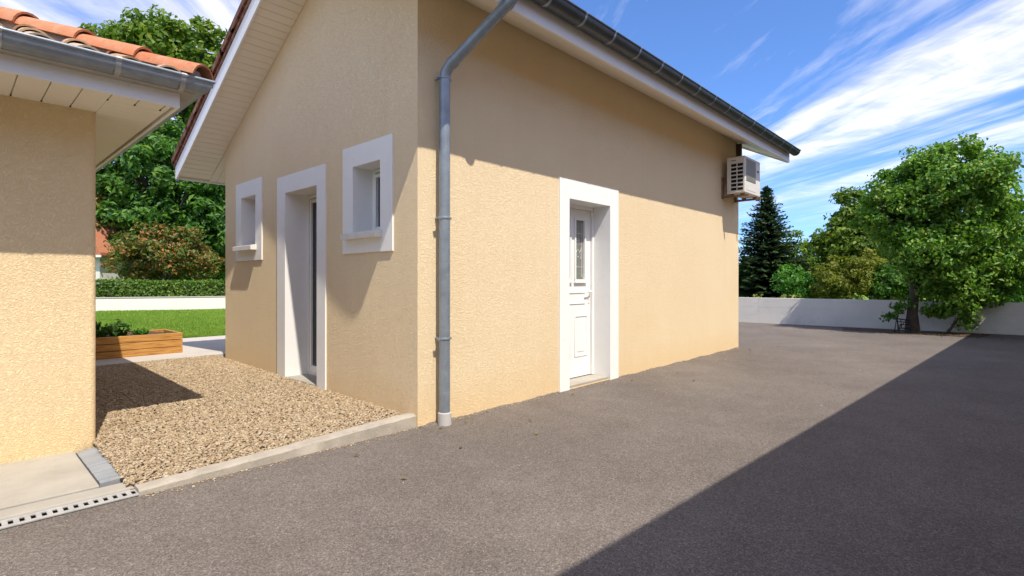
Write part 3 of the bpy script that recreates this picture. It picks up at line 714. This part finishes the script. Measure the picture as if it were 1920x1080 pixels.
# barrel tiles: convex covers over concave channels, and the caps along the hip
def barrel(r0, r1, L, t, up=True, n=10, name='cover_tile'):
    m = MB(); sg = 1 if up else -1
    prof = lambda r: [(r * math.cos(math.pi * k / n), sg * r * math.sin(math.pi * k / n) * .82) for k in range(n + 1)] + [((r - t) * math.cos(math.pi * k / n), sg * (r - t) * math.sin(math.pi * k / n) * .82) for k in range(n, -1, -1)]
    a = prof(r0); b = prof(r1); N = len(a)
    m.v += [(x, 0, z) for x, z in a] + [(x, L, z) for x, z in b]
    m.f += [(j, (j + 1) % N, N + (j + 1) % N, N + j) for j in range(N)]
    for o in (0, N): m.f += [(o + k, o + k + 1, o + N - 2 - k, o + N - 1 - k) for k in range(n)]
    return m.mesh(name, True)
cov = barrel(.082, .066, .42, .013); cov.materials.append(M['terracotta_pale'])
chn = barrel(.080, .092, .42, .013, False, name='channel_tile'); chn.materials.append(M['terracotta_pale'])
cap = barrel(.130, .106, .46, .016, name='hip_tile'); cap.materials.append(M['terracotta'])
aL = math.atan(LP)
for face in range(2):
    for i in range(22):
        for k in range(3):
            off = .17 + i * .21 + (0 if face == 0 else .05)
            for typ in (0, 1):
                o2 = off + (0 if typ else .105); up = .36 * k * math.cos(aL)
                fit = min(1, (o2 - up + .02) / .39)         # cut at the hip
                if fit < .12: continue
                zz = e0 + LP * up + (.028 if typ else .06) + random.uniform(-.006, .006)
                jit = Matrix.Rotation(random.uniform(-.03, .03), 4, 'Z')
                if face == 0: Mx = Matrix.Translation((ex - o2, ey - .045 + up, zz)) @ jit @ Matrix.Rotation(aL - .03, 4, 'X')
                else: Mx = Matrix.Translation((ex + .045 - up, ey + o2, zz)) @ Matrix.Rotation(R(90), 4, 'Z') @ jit @ Matrix.Rotation(aL - .03, 4, 'X')
                if face == 1 and i > 12: continue
                mk('cover_tile' if typ else 'channel_tile', cov if typ else chn, None, lroof, Mx @ Matrix.Scale(fit, 4, (0, 1, 0)))
hipdir = Vector((-1, 1, LP)).normalized(); hp = Vector((ex + .03, ey - .03, e0 + .06)); hrot = math.atan2(LP, math.sqrt(2))
for k in range(8):
    p = hp + hipdir * (.40 * k)
    mk('hip_tile', cap, None, lroof, Matrix.Translation(p) @ Matrix.Rotation(R(45) , 4, 'Z') @ Matrix.Rotation(hrot - .035, 4, 'X') @ Matrix.Rotation(random.uniform(-.05, .05), 4, 'Y'))
mort = MB().tube([hp + hipdir * .06 - Vector((0, 0, .03)), hp + hipdir * 3.2 - Vector((0, 0, .03))], .085, 10).obj('mortar_bed', M['mortar'], lroof, smooth=True)

# ------------------------------------------------------------------ drain channel, flashing strip
dr = empty('drain_channel', (-4, .07, 0), 'pale slotted drainage channel between concrete slab and asphalt', 'drain')
MB().box((-9, .024, -.16), (-1.87, .131, -.075)).obj('channel_bed', M['black'], dr)
for a, b in ((.022, .046), (.112, .133)): MB().box((-9, a, .001), (-1.86, b, .012)).obj('rail', M['grate'], dr, bevel=.003)
for a, b in ((.021, .040), (.118, .134)): MB().box((-9, a, -.074), (-1.865, b, .0005)).obj('channel_side', M['black'], dr)  # bed and sides coloured black to stand for the shade inside the slots
brm = MB().box((0, .0465, .001), (.023, .1115, .010)).mesh('grate_bar', bevel=.002); brm.materials.append(M['grate'])
for i in range(95): mk('grate_bar', brm, None, dr, Matrix.Translation((-1.905 - i * .042, 0, 0)))
st = MB(); nx = 2
for i in range(22):
    y = .30 + (1.12 - .30) * i / 21; w = .002 * math.sin(i * 1.7)
    z = .034 + (.004 if i % 2 and i < 12 else 0) + w
    e = .012 * math.sin(i * .6)
    st.v += [(-2.03, y, z), (-1.895 + .02 * math.sin(i * .45) , y + .01, z + .002 + .012 * (i / 21)), (-2.03, y, z - .03), (-1.895 + .02 * math.sin(i * .45), y + .01, z - .03)]
for i in range(21):
    a = i * 4; b = a + 4
    st.f += [(a, a + 1, b + 1, b), (a + 2, b + 2, b + 3, a + 3), (a, b, b + 2, a + 2), (a + 1, a + 3, b + 3, b + 1)]
st.f += [(0, 2, 3, 1), (84, 85, 87, 86)]
tag(st.obj('flashing_strip', M['bitumen'], smooth=False), 'grey crinkled flashing strip lying between slab and gravel', 'flashing')

# ------------------------------------------------------------------ leaves, trees, shrubs
def leaf_mesh(name, P, Nrm, size, mat, parent, aspect=.55, fold=.25, jitter=.7):
    """one folded rhombic leaf per point; Nrm = preferred facing"""
    n = len(P); P = np.asarray(P); size = np.asarray(size).reshape(-1, 1) * rng.uniform(.65, 1.3, (n, 1))
    nn = Nrm + rng.normal(0, jitter, (n, 3)); nn /= np.linalg.norm(nn, axis=1, keepdims=True) + 1e-9
    t = np.cross(nn, rng.normal(0, 1, (n, 3))); t /= np.linalg.norm(t, axis=1, keepdims=True) + 1e-9
    b = np.cross(nn, t)
    a = P - t * size * .5; c = P + t * size * .5 - nn * size * .12; m = P + t * size * .02
    l = m + b * size * aspect * .5 + nn * size * fold * .4; r = m - b * size * aspect * .5 + nn * size * fold * .4
    V = np.stack([a, l, c, r], 1).reshape(-1, 3)
    i = np.arange(n)[:, None] * 4
    F = np.concatenate([i + [0, 1, 2], i + [0, 2, 3]], 0)
    return mk(name, np_mesh(name, V, F), mat, parent)
def crown_points(ells, nclump, per, rc, shell=.5, up=.35):
    """clumps near the surface of ellipsoids (cx,cy,cz,rx,ry,rz), leaves scattered round each clump"""
    vol = np.array([e[3] * e[4] * e[5] for e in ells]) ** (2 / 3); vol /= vol.sum()
    P = []; Nn = []; CC = []
    for e, w in zip(ells, vol):
        k = max(3, int(nclump * w)); d = rng.normal(0, 1, (k, 3)); d /= np.linalg.norm(d, axis=1, keepdims=True)
        r = (shell + (1 - shell) * rng.random((k, 1)) ** .6) * rng.uniform(.88, 1.1, (k, 1))
        c = np.array(e[:3]) + d * r * np.array(e[3:6]); CC.append(c)
        cr = rc * rng.uniform(.6, 1.35, (k, 1))
        pr_ = per * rng.uniform(.6, 1.4, k)
        for j in range(k):
            q = int(pr_[j]); g = rng.normal(0, 1, (q, 3)); g /= np.linalg.norm(g, axis=1, keepdims=True); g *= rng.random((q, 1)) ** .45
            P.append(c[j] + g * cr[j] * np.array([1, 1, .7])); Nn.append(g * .6 + d[j] * .5 + np.array([0, 0, up]))
    return np.concatenate(P), np.concatenate(Nn), np.concatenate(CC)
def limbs(base, top, r0, r1, targets, nl, mat, parent, name='trunk', lean=(0, 0)):
    m = MB(); base = Vector(base); top = Vector(top); k = 7
    path = [base.lerp(top, i / k) + Vector((random.uniform(-1, 1), random.uniform(-1, 1), 0)) * r0 * .25 * (0 < i < k) for i in range(k + 1)]
    rad = [r0 + (r1 - r0) * i / k for i in range(k + 1)]; rad[0] = r0 * 1.35
    m.tube(path, rad, 10)
    for t in random.sample(list(range(len(targets))), min(nl, len(targets))):
        e = Vector(targets[t]); f = random.uniform(.3, .95); s = base.lerp(top, f)
        mid = s.lerp(e, .5) + Vector((0, 0, .12 * (e - s).length)); rr = (r0 + (r1 - r0) * f) * .5
        m.tube([s, s.lerp(mid, .6), mid, mid.lerp(e, .6), e], [rr, rr * .8, rr * .6, rr * .4, rr * .15], 6)
    return m.obj(name, mat, parent, smooth=True)
def tree(name, label, cat, base, top, r0, ells, ncl, per, rc, size, leaf, shell=.5, nl=16, group=None, aspect=.55):
    e = empty(name, base, label, cat, group)
    P, Nn, CC = crown_points(ells, ncl, per, rc, shell)
    keep = P[:, 2] > base[2] + .05; P, Nn = P[keep], Nn[keep]
    leaf_mesh('crown', P, Nn, np.full(len(P), size), M[leaf], e, aspect)
    limbs(base, top, r0, r0 * .35, CC, nl, M['bark'], e)
    return e
CAM2 = np.array([-2.637, -3.517]); DV = np.array([math.cos(R(43)), math.sin(R(43))]); LV = np.array([math.sin(R(43)), -math.cos(R(43))])
def place(lat, dep): p = CAM2 + dep * DV + lat * LV; return float(p[0]), float(p[1])
def el(lat, dep, z, rl, rd, rz): x, y = place(lat, dep); return (x, y, z, (rl + rd) / 2, (rl + rd) / 2, rz)
# -- the round tree in front of the boundary wall
T0 = (12.72, -1.95, 0)
def rel(l, d, z, r, rz): return (T0[0] + LV[0] * l + DV[0] * d, T0[1] + LV[1] * l + DV[1] * d, z, r, r, rz)
tree('yard_tree', 'round leafy green tree with dark trunk standing before the right boundary wall', 'tree', T0, (T0[0] + .10, T0[1] - .13, 3.2), .12,
     [rel(.62, 0, 2.85, 1.55, 1.45), rel(.9, -.1, 3.7, .95, .75), rel(-.1, .1, 2.9, .95, 1.15), rel(1.5, .1, 2.2, 1.15, 1.25), rel(.9, -.2, 1.4, 1.0, .85), rel(.0, -.45, 1.8, .75, .65), rel(2.2, .5, 2.7, .75, .8)],
     620, 92, .27, .102, 'leaf_tree', .4, 26)
def sprig(name, label, cat, base, ells, ncl, per, rc, size, leaf, group=None, nl=10, aspect=.55, r0=.03):
    e = empty(name, base, label, cat, group)
    P, Nn, CC = crown_points(ells, ncl, per, rc, .15)
    P = P[P[:, 2] > base[2] + .02]; Nn = Nn[:len(P)]
    leaf_mesh('foliage', P, Nn, np.full(len(P), size), M[leaf], e, aspect)
    limbs(base, (np.mean(CC[:, 0]), np.mean(CC[:, 1]), np.mean(CC[:, 2])), r0, r0 * .4, CC, nl, M['bark'], e, 'stem')
    return e
def pxe(px, py, dep, rpx, rpy, rd=None):            # ellipsoid at a distance, sized from its apparent size
    x, y = place((px - 960) / 990 * dep, dep); r = rpx / 990 * dep
    return (x, y, 1.2 + (527.5 - py) / 990 * dep, r, rd or r, rpy / 990 * dep)
def pxb(px, dep, z=0.): return (*place((px - 960) / 990 * dep, dep), z)
# low shoots round the trunk
sprig('sucker_shoots', 'small leafy shoots left of the yard tree trunk', 'shoots', (12.6, -1.62, 0), [pxe(1672, 592, 12.2, 15, 18), pxe(1690, 572, 12.3, 22, 12)], 16, 26, .12, .09, 'leaf_dark', None, 8, r0=.012)
sprig('drooping_bush', 'leafy bush hanging low over the wall right of the yard tree trunk', 'bush', (12.75, -2.55, 0), [pxe(1785, 585, 12.0, 38, 28), pxe(1835, 545, 12.1, 46, 30), pxe(1880, 525, 12.2, 42, 38)], 46, 50, .22, .12, 'leaf_tree', None, 14, r0=.03)
sheet('soil_bed', [(12.35, -3.1), (13.3, -3.3), (13.25, -.4), (12.55, -.6), (12.3, -1.6)], .008, M['soil'])
fr = empty('openwork_frame', pxb(1697, 12.15), 'small black openwork metal frame leaning beside the tree trunk', 'metal frame')
fx = Vector((LV[0], LV[1], 0)); o0 = Vector(pxb(1697, 12.15)); 
def fp(l, z): return o0 + fx * l + Vector((DV[0], DV[1], 0)) * z * .25 + Vector((0, 0, z))
m = MB()
for a, b in (((-.15, 0), (-.12, .34)), ((.13, 0), (.17, .30)), ((-.15, .34), (.19, .29)), ((-.14, .12), (.15, .12))): m.tube([fp(*a), fp(*b)], .014, 6)
m.obj('outer_rail', M['darkmetal'], fr, smooth=True)
m = MB()
for a, b in (((-.06, .12), (-.04, .33)), ((.04, .12), (.07, .31)), ((-.14, .19), (.15, .21)), ((-.13, .27), (.16, .25)), ((-.13, .13), (.1, .3))): m.tube([fp(*a), fp(*b)], .009, 6)
m.obj('lattice', M['darkmetal'], fr, smooth=True)
m = MB()
for a in (-.13, .12): m.tube([fp(a, .12), fp(a, .12) - Vector((DV[0], DV[1], 0)) * .12 - Vector((0, 0, .12))], .012, 6)
m.obj('prop_leg', M['darkmetal'], fr, smooth=True)

# -- boundary wall on the right, precast panels in three courses between thin posts
A = Vector((13.02, 9.6, 0)); B = Vector((13.95, -7.0, 0)); ax = (B - A).normalized(); nrm = Vector((ax.y, -ax.x, 0))
bwall = empty('boundary_wall', tuple((A + B) / 2), 'low white panelled boundary wall behind the driveway at right', 'wall')
Lw = (B - A).length
def frame_m(s, z): return Matrix.Translation(A + ax * s + Vector((0, 0, z))) @ Matrix(((ax.x, -ax.y, 0, 0), (ax.y, ax.x, 0, 0), (0, 0, 1, 0), (0, 0, 0, 1)))
PL = 1.98; hts = [(-.1, .225), (.23, .455), (.46, .725)]
pan = []
for a, b in hts:
    pmsh = MB().box((.003, -.07, 0), (PL - .003, .07, b - a)).mesh('wall_panel', bevel=.003); pmsh.materials.append(M['wallpaint']); pan.append(pmsh)
for i in range(int(Lw / PL) + 1):
    for (a, b), pm in zip(hts, pan): mk('wall_panel', pm, None, bwall, frame_m(i * PL, a + random.uniform(-.001, .001)) @ Matrix.Translation((0, random.uniform(-.002, .002), 0)))
core = MB().box((0, -.064, -.1), (Lw, .064, .715)).mesh('joint_mortar'); core.materials.append(M['wallpaint'])
mk('joint_mortar', core, None, bwall, frame_m(0, 0))

# -- planting behind that wall
def spruce(label, base, H, Rb):
    e = empty('spruce_tree', base, label, 'tree'); V = []; F = []
    bx, by, bz = base; z = .35; tm = MB().tube([(bx, by, bz), (bx, by, bz + H * .6), (bx, by, bz + H)], [.14, .07, .01], 8)
    P0 = []; T = []; W = []; S = []
    while z < H - .05:
        f = 1 - z / H; Lb = Rb * (f ** .85) * random.uniform(.9, 1.08) + .06; nb = int(11 + 13 * f); a0 = random.uniform(0, 6.28)
        for k in range(nb):
            a = a0 + 6.283 * k / nb + random.uniform(-.12, .12); L_ = Lb * random.uniform(.72, 1.12); zz = z + random.uniform(-.06, .06)
            dv = np.array([math.cos(a), math.sin(a), 0]); sd = np.array([-math.sin(a), math.cos(a), 0])
            ns = max(5, int(L_ / .055))
            for j in range(ns):
                t = (j + .6) / ns; c = np.array([bx, by, bz + zz]) + dv * L_ * t + np.array([0, 0, -.22 * L_ * t + .20 * L_ * t * t])
                wl = .30 * (1 - t) * L_ + .07
                for s in (-1, 1):
                    d_ = dv * .75 + sd * s * random.uniform(.5, 1.1) + np.array([0, 0, random.uniform(-.35, .2)]); d_ /= np.linalg.norm(d_)
                    P0.append(c); T.append(d_); S.append(min(.26, wl) * random.uniform(.7, 1.2)); W.append(random.uniform(.022, .04))
                if j % 2 == 0: P0.append(c); T.append(dv * .6 + np.array([0, 0, random.uniform(.2, .7)])); S.append(.12); W.append(.035)
        z += .10 + .035 * f
    P0 = np.array(P0); T = np.array(T); S = np.array(S)[:, None]; W = np.array(W)[:, None]
    sd = np.cross(T, rng.normal(0, .35, T.shape) + np.array([0, 0, 1])); sd /= np.linalg.norm(sd, axis=1, keepdims=True) + 1e-9
    q = np.stack([P0 - sd * W * .5, P0 + T * S * .6 - sd * W + [0, 0, .0], P0 + T * S, P0 + T * S * .6 + sd * W, P0 + sd * W * .5], 1)
    i = np.arange(len(P0))[:, None] * 5
    Fm = np.concatenate([i + [0, 1, 2], i + [0, 2, 4], i + [4, 2, 3]], 0)
    mk('crown', np_mesh('crown', q.reshape(-1, 3), Fm), M['leaf_spruce'], e)
    tm.obj('trunk', M['bark'], e, smooth=True)
spruce('dark pointed spruce tree behind the right boundary wall', pxb(1437, 19), 4.62, 2.0)
tree('garden_tree', 'pale round-topped tree far behind the spruce', 'tree', pxb(1525, 24), pxb(1525, 24, 2.6), .14, [pxe(1522, 495, 24, 60, 66), pxe(1500, 530, 24, 48, 45), pxe(1570, 520, 24, 50, 60)], 220, 60, .34, .16, 'leaf_airy', .4, 10)
tree('garden_tree', 'broad yellow-green tree filling the gap left of the round yard tree', 'tree', pxb(1640, 17.5), pxb(1640, 17.5, 3.2), .16, [pxe(1640, 440, 17.5, 66, 80), pxe(1598, 395, 17.5, 30, 50), pxe(1590, 465, 17.5, 52, 55), pxe(1690, 480, 17.5, 60, 70), pxe(1560, 450, 17.5, 26, 34)], 330, 64, .30, .15, 'leaf_airy', .4, 16)
tree('garden_tree', 'leafy tree behind the boundary wall at the right edge', 'tree', pxb(1925, 17), pxb(1925, 17, 2.6), .14, [pxe(1930, 470, 17, 60, 75), pxe(1880, 500, 17, 55, 50)], 150, 60, .30, .15, 'leaf_fresh', .4, 12)
sprig('garden_shrub', 'bright green bushy shrub between spruce and yellowish shrub', 'shrub', pxb(1490, 17), [pxe(1488, 530, 17, 36, 34), pxe(1505, 548, 17, 32, 25)], 80, 60, .20, .10, 'leaf_fresh', None, 14)
sprig('garden_shrub', 'olive yellow shrub behind the boundary wall', 'shrub', pxb(1590, 16.2), [pxe(1580, 518, 16.2, 56, 40), pxe(1625, 512, 16.2, 44, 44), pxe(1548, 542, 16.2, 34, 24)], 130, 60, .22, .10, 'leaf_yellow', None, 20)
sprig('garden_shrub', 'low dark shrub under the yard tree crown behind the wall', 'shrub', pxb(1740, 16), [pxe(1720, 535, 16, 60, 36), pxe(1800, 530, 16, 60, 40)], 110, 60, .24, .11, 'leaf_dark', None, 16)
sprig('garden_shrub', 'dark shrub beside the house edge at the foot of the spruce', 'shrub', pxb(1375, 21), [pxe(1385, 535, 21, 40, 42)], 70, 60, .26, .12, 'leaf_dark', None, 12)
sprig('garden_shrub', 'green shrub behind the wall between yellowish shrub and yard tree', 'shrub', pxb(1668, 15.6), [pxe(1668, 535, 15.6, 42, 34)], 70, 60, .24, .11, 'leaf_dark', None, 12)
sprig('garden_shrub', 'sunny green shrub behind the wall at the right picture edge', 'shrub', pxb(1895, 14.6), [pxe(1890, 545, 14.6, 60, 40), pxe(1960, 540, 14.6, 60, 50)], 110, 60, .24, .11, 'leaf_fresh', None, 12)
# creeping leaves along the top of the wall
P = []; 
for s in np.arange(7.5, 14, .06):
    if math.sin(s * 3.1) + math.sin(s * 7.3 + 1) > .1:
        for _ in range(5):
            q = A + ax * (s + random.uniform(-.1, .1)) - nrm * 0 ; P.append((q.x + .16 + random.uniform(-.04, .16), q.y, .70 + random.uniform(-.06, .11)))
cr = empty('creeper', P[0], 'bright creeper leaves peeping over the right boundary wall', 'creeper')
leaf_mesh('foliage', np.array(P), np.tile([(-.5, -.4, .8)], (len(P), 1)), np.full(len(P), .11), M['leaf_yellow'], cr, .7)
# far wood closing the view behind both gardens: one mass
def wood(name, label, specs, size, leaf, per=70):
    P, Nn, CC = crown_points([pxe(*s) for s in specs], len(specs) * 42, per, 1.3, .35)
    o = leaf_mesh(name, P, Nn, np.full(len(P), size), M[leaf], None); tag(o, label, 'trees', kind='stuff')
wood('far_wood', 'distant dark trees closing the view behind the gardens', [(px, 522, 55 + (px * 7 % 13), 60, 22 + px * 3 % 17) for px in range(1380, 2060, 55)] + [(px, 500, 48, 70, 60) for px in range(60, 520, 80)], .5, 'leaf_dark')

n = 260; lx = np.concatenate([12.3 + rng.random(n) * .9 - .25 * np.abs(rng.normal(0, 1.2, n)), rng.uniform(-1, 9, 30)]); ly = np.concatenate([rng.uniform(-4.2, .6, n), -np.abs(rng.normal(0, .5, 30)) - .03])
lit = leaf_mesh('fallen_leaves', np.stack([lx, ly, np.full(len(lx), .016)], 1), np.tile([(0, 0, 1.)], (len(lx), 1)), np.full(len(lx), .045), m_island('dry_leaf', [(0, (.16, .09, .035)), (.6, (.26, .16, .06)), (1, (.18, .19, .05))]), None, .5, .15, .15)
tag(lit, 'dry fallen leaves scattered round the yard tree', 'leaves', kind='stuff')

# ------------------------------------------------------------------ garden behind the gap
# low white wall and clipped hedge
a = Vector((-6.5, 22.7, 0)); b = Vector((14.5, 14.8, 0)); d = (b - a).normalized(); nn = Vector((-d.y, d.x, 0))
gw = MB().prism([tuple(a), tuple(b), tuple(b + nn * .2), tuple(a + nn * .2)], (0, 0, .60)).mesh('garden_wall', bevel=.01)
tag(mk('garden_wall', gw, M['farwall']), 'low white garden wall at the end of the lawn under the hedge', 'wall')
gc = MB().prism([tuple(a - nn * .02 + Vector((0, 0, .602))), tuple(b - nn * .02 + Vector((0, 0, .602))), tuple(b + nn * .22 + Vector((0, 0, .602))), tuple(a + nn * .22 + Vector((0, 0, .602)))], (0, 0, .03))
gco = gc.obj('coping', M['paving'], bpy.data.objects['garden_wall'])
hg = empty('hedge', tuple((a + b) / 2), 'clipped green hedge above the low white garden wall', 'hedge')
L_ = (b - a).length; h0, h1 = .35, 1.22
MB().prism([tuple(a + nn * .42 + Vector((0, 0, .1))), tuple(b + nn * .42 + Vector((0, 0, .1))), tuple(b + nn * 1.1 + Vector((0, 0, .1))), tuple(a + nn * 1.1 + Vector((0, 0, .1)))], (0, 0, h1 - .22)).obj('branchwork', M['bark'], hg)
n = 26000; s = rng.uniform(0, L_, n); front = rng.random(n) < .68
off = np.where(front, .34 + rng.normal(0, .04, n) + .03 * np.sin(s * 2.3), rng.uniform(.32, 1.15, n)); zz = np.where(front, rng.uniform(h0, h1, n), h1 - .02 + rng.normal(0, .03, n) + .02 * np.sin(s * 1.7))
av = np.array(a); P = av + np.array(d) * s[:, None] + np.array(nn) * off[:, None]; P[:, 2] = zz
Nn = np.where(front[:, None], -np.array(nn) * 1 + np.array([0, 0, .4]), np.array([0, 0, 1.])); leaf_mesh('foliage', P, Nn, np.full(n, .10), M['leaf_hedge'], hg, .5, .2, .8)
# shrub with red tips
sprig('red_tipped_shrub', 'spreading shrub with bronze red leaf tips behind the hedge', 'shrub', pxb(305, 22.5), [pxe(300, 480, 22.5, 88, 46), pxe(345, 455, 22.5, 48, 34), pxe(262, 500, 22.5, 48, 30), pxe(370, 490, 22.5, 42, 34), pxe(290, 450, 22.5, 50, 30)], 260, 62, .30, .15, 'leaf_red', None, 30, r0=.09)
# big trees
tree('tall_tree', 'tall airy yellow-green tree rising above the orange tiled roof', 'tree', pxb(300, 30), pxb(305, 30, 12), .35,
     [pxe(300, 150, 30, 95, 95), pxe(225, 105, 30, 62, 60), pxe(380, 110, 30, 62, 66), pxe(300, 85, 30, 75, 48), pxe(430, 180, 30, 60, 80), pxe(200, 190, 30, 60, 70)], 330, 62, .75, .34, 'leaf_airy', .45, 34)
tree('broad_tree', 'dense dark green broadleaf tree behind the hedge, between the two houses', 'tree', pxb(300, 26), pxb(300, 26, 6), .4,
     [pxe(300, 340, 26, 120, 110), pxe(210, 380, 26, 75, 100), pxe(390, 380, 26, 80, 110), pxe(280, 440, 26, 130, 80), pxe(420, 440, 26, 70, 80)], 420, 70, .65, .34, 'leaf_dark', .5, 34, aspect=.42)
# roof of a far house
fh = empty('far_house', pxb(150, 22.6), 'distant house corner with red tiled roof left of the red-tipped shrub', 'house')
c0 = Vector(pxb(187, 22.6)); xl = Vector((LV[0], LV[1], 0)); xd = Vector((DV[0], DV[1], 0))
def q3(l, dd_, z): return c0 + xl * l + xd * dd_ + Vector((0, 0, z))
MB().prism([q3(-4, 0, 0), q3(.0, 0, 0), q3(.0, 3.2, 0), q3(-4, 3.2, 0)], (0, 0, 2.35)).obj('wall', M['farwall'], fh)
MB().prism([q3(-4.4, -.3, 2.3), q3(.26, -.3, 2.3), q3(.26, -.3, 2.42), q3(-2, -.3, 6.2), q3(-4.4, -.3, 2.42)], xd * 3.8).obj('roof', M['terracotta'], fh)
MB().prism([q3(-4.4, -.33, 2.22), q3(.3, -.33, 2.22), q3(.3, -.33, 2.31), q3(-4.4, -.33, 2.31)], xd * .04).obj('fascia', M['fascia'], fh)
# planter with three courses of boards
PZ = GZ1
pl = empty('planter_box', (-1.5, 5.8, PZ), 'golden timber raised planter of stacked boards on the garden path', 'planter')
px0, px1, py0, py1 = -3.6, -.25, 5.36, 6.25
for k in range(3):
    z0 = PZ + k * .1; z1 = z0 + .093
    MB().box((px0, py0, z0), (px1, py0 + .04, z1)).obj('board', M['wood'], pl, bevel=.004)
    MB().box((px0, py1 - .04, z0), (px1, py1, z1)).obj('board', M['wood'], pl, bevel=.004)
    for x in (px0, px1 - .04): MB().box((x + .0005, py0 + .041, z0), (x + .0395, py1 - .041, z1)).obj('board', M['wood'], pl, bevel=.004)
ms = MB(); nx, ny = 40, 12
for i in range(nx):
    for j in range(ny): ms.v.append((px0 + .041 + (px1 - px0 - .082) * i / (nx - 1), py0 + .041 + (py1 - py0 - .082) * j / (ny - 1), PZ + .255 + random.uniform(-.015, .02)))
ms.f = [(i * ny + j, (i + 1) * ny + j, (i + 1) * ny + j + 1, i * ny + j + 1) for i in range(nx - 1) for j in range(ny - 1)]
ms.obj('soil', M['soil'], pl, smooth=True)
def rosette(x, y, h, nst, label, leaf, spread, size):
    e = empty('planter_plant', (x, y, PZ + .25), label, 'plant', None); P = []; Nn = []; m = MB()
    for k in range(nst):
        a = random.uniform(0, 6.28); r = spread * math.sqrt(random.random()); tx, ty = x + r * math.cos(a), y + r * math.sin(a) * .8; hh = h * random.uniform(.55, 1.05) * (1 - .4 * r / spread)
        m.tube([(x + (tx - x) * .4, y + (ty - y) * .4, PZ + .25), (tx, ty, PZ + .25 + hh)], [.006, .003], 5)
        for j in range(14):
            t = random.uniform(.15, 1.02); P.append((x + (tx - x) * (.4 + .6 * t) + random.uniform(-.02, .02), y + (ty - y) * (.4 + .6 * t) + random.uniform(-.02, .02), PZ + .25 + hh * t)); Nn.append((math.cos(a) * .6, math.sin(a) * .6, .5))
    leaf_mesh('foliage', np.array(P), np.array(Nn), np.full(len(P), size), M[leaf], e, .5); m.obj('stems', M['bark'], e)
rosette(-.97, 5.72, .30, 44, 'dark bushy herb in the middle of the timber planter', 'leaf_dark', .17, .06)
rosette(-1.24, 5.60, .28, 40, 'dark leafy plant in the planter beside the small house', 'leaf_dark', .16, .06)
rosette(-.66, 5.85, .13, 18, 'small pale green seedling clump in the timber planter', 'leaf_fresh', .14, .05)
rosette(-.42, 5.56, .09, 3, 'lone little sprout near the planter corner', 'leaf_dark', .02, .03)
# lawn grass blades
def grass():
    n = 90000
    dep = 9.6 + (22 - 9.6) * rng.random(n) ** 1.3; pxx = rng.uniform(150, 450, n)
    P2 = CAM2 + dep[:, None] * DV + ((pxx - 960) / 990 * dep)[:, None] * LV
    k = (P2[:, 1] > 7.58) & (((P2 - np.array(a)[:2]) @ np.array(nn)[:2]) < -.03); P2 = P2[k]; n = len(P2)
    h = rng.uniform(.02, .05, n) * (1 + .3 * np.sin(P2[:, 0] * 1.3)); an = rng.uniform(0, 6.28, n); w = rng.uniform(.004, .009, n)
    c = np.stack([np.cos(an), np.sin(an)], 1) * w[:, None]; ln = rng.normal(0, .018, (n, 2)); z = np.full(n, GZ1 - .014)
    V = np.stack([np.column_stack([P2 - c, z]), np.column_stack([P2 + c, z]), np.column_stack([P2 + ln, z + h])], 1).reshape(-1, 3)
    o = mk('grass', np_mesh('grass', V, np.arange(n * 3).reshape(-1, 3)), M['grass']); tag(o, 'short mown grass of the garden lawn', 'grass', kind='stuff')
grass()

# ------------------------------------------------------------------ the building behind the camera whose eaves shade the driveway
EZ = 3.2; sh = EZ / 1.58
e1 = Vector((-8, -2.21 + (.917 - 8) * 0 + .385 - sh, EZ)); e2 = Vector((16, -3.13 - sh, EZ)); dr_ = (e2 - e1).normalized(); ba = Vector((dr_.y, -dr_.x, 0))
nb = empty('opposite_building', tuple((e1 + e2) / 2 + ba * 3), 'long building opposite whose eaves shade the right half of the driveway', 'building')
q = lambda p, k, z: p + ba * k + Vector((0, 0, z - EZ))
MB().prism([q(e1, .5, -.2), q(e2, .5, -.2), q(e2, 6, -.2), q(e1, 6, -.2)], (0, 0, EZ + .1)).obj('wall', M['stucco'], nb)
MB().prism([q(e1, 0, EZ - .15), q(e1, 0, EZ), q(e1, 3.2, EZ + 1.4), q(e1, 6.5, EZ), q(e1, 6.5, EZ - .15)], e2 - e1).obj('roof', M['terracotta_dark'], nb)
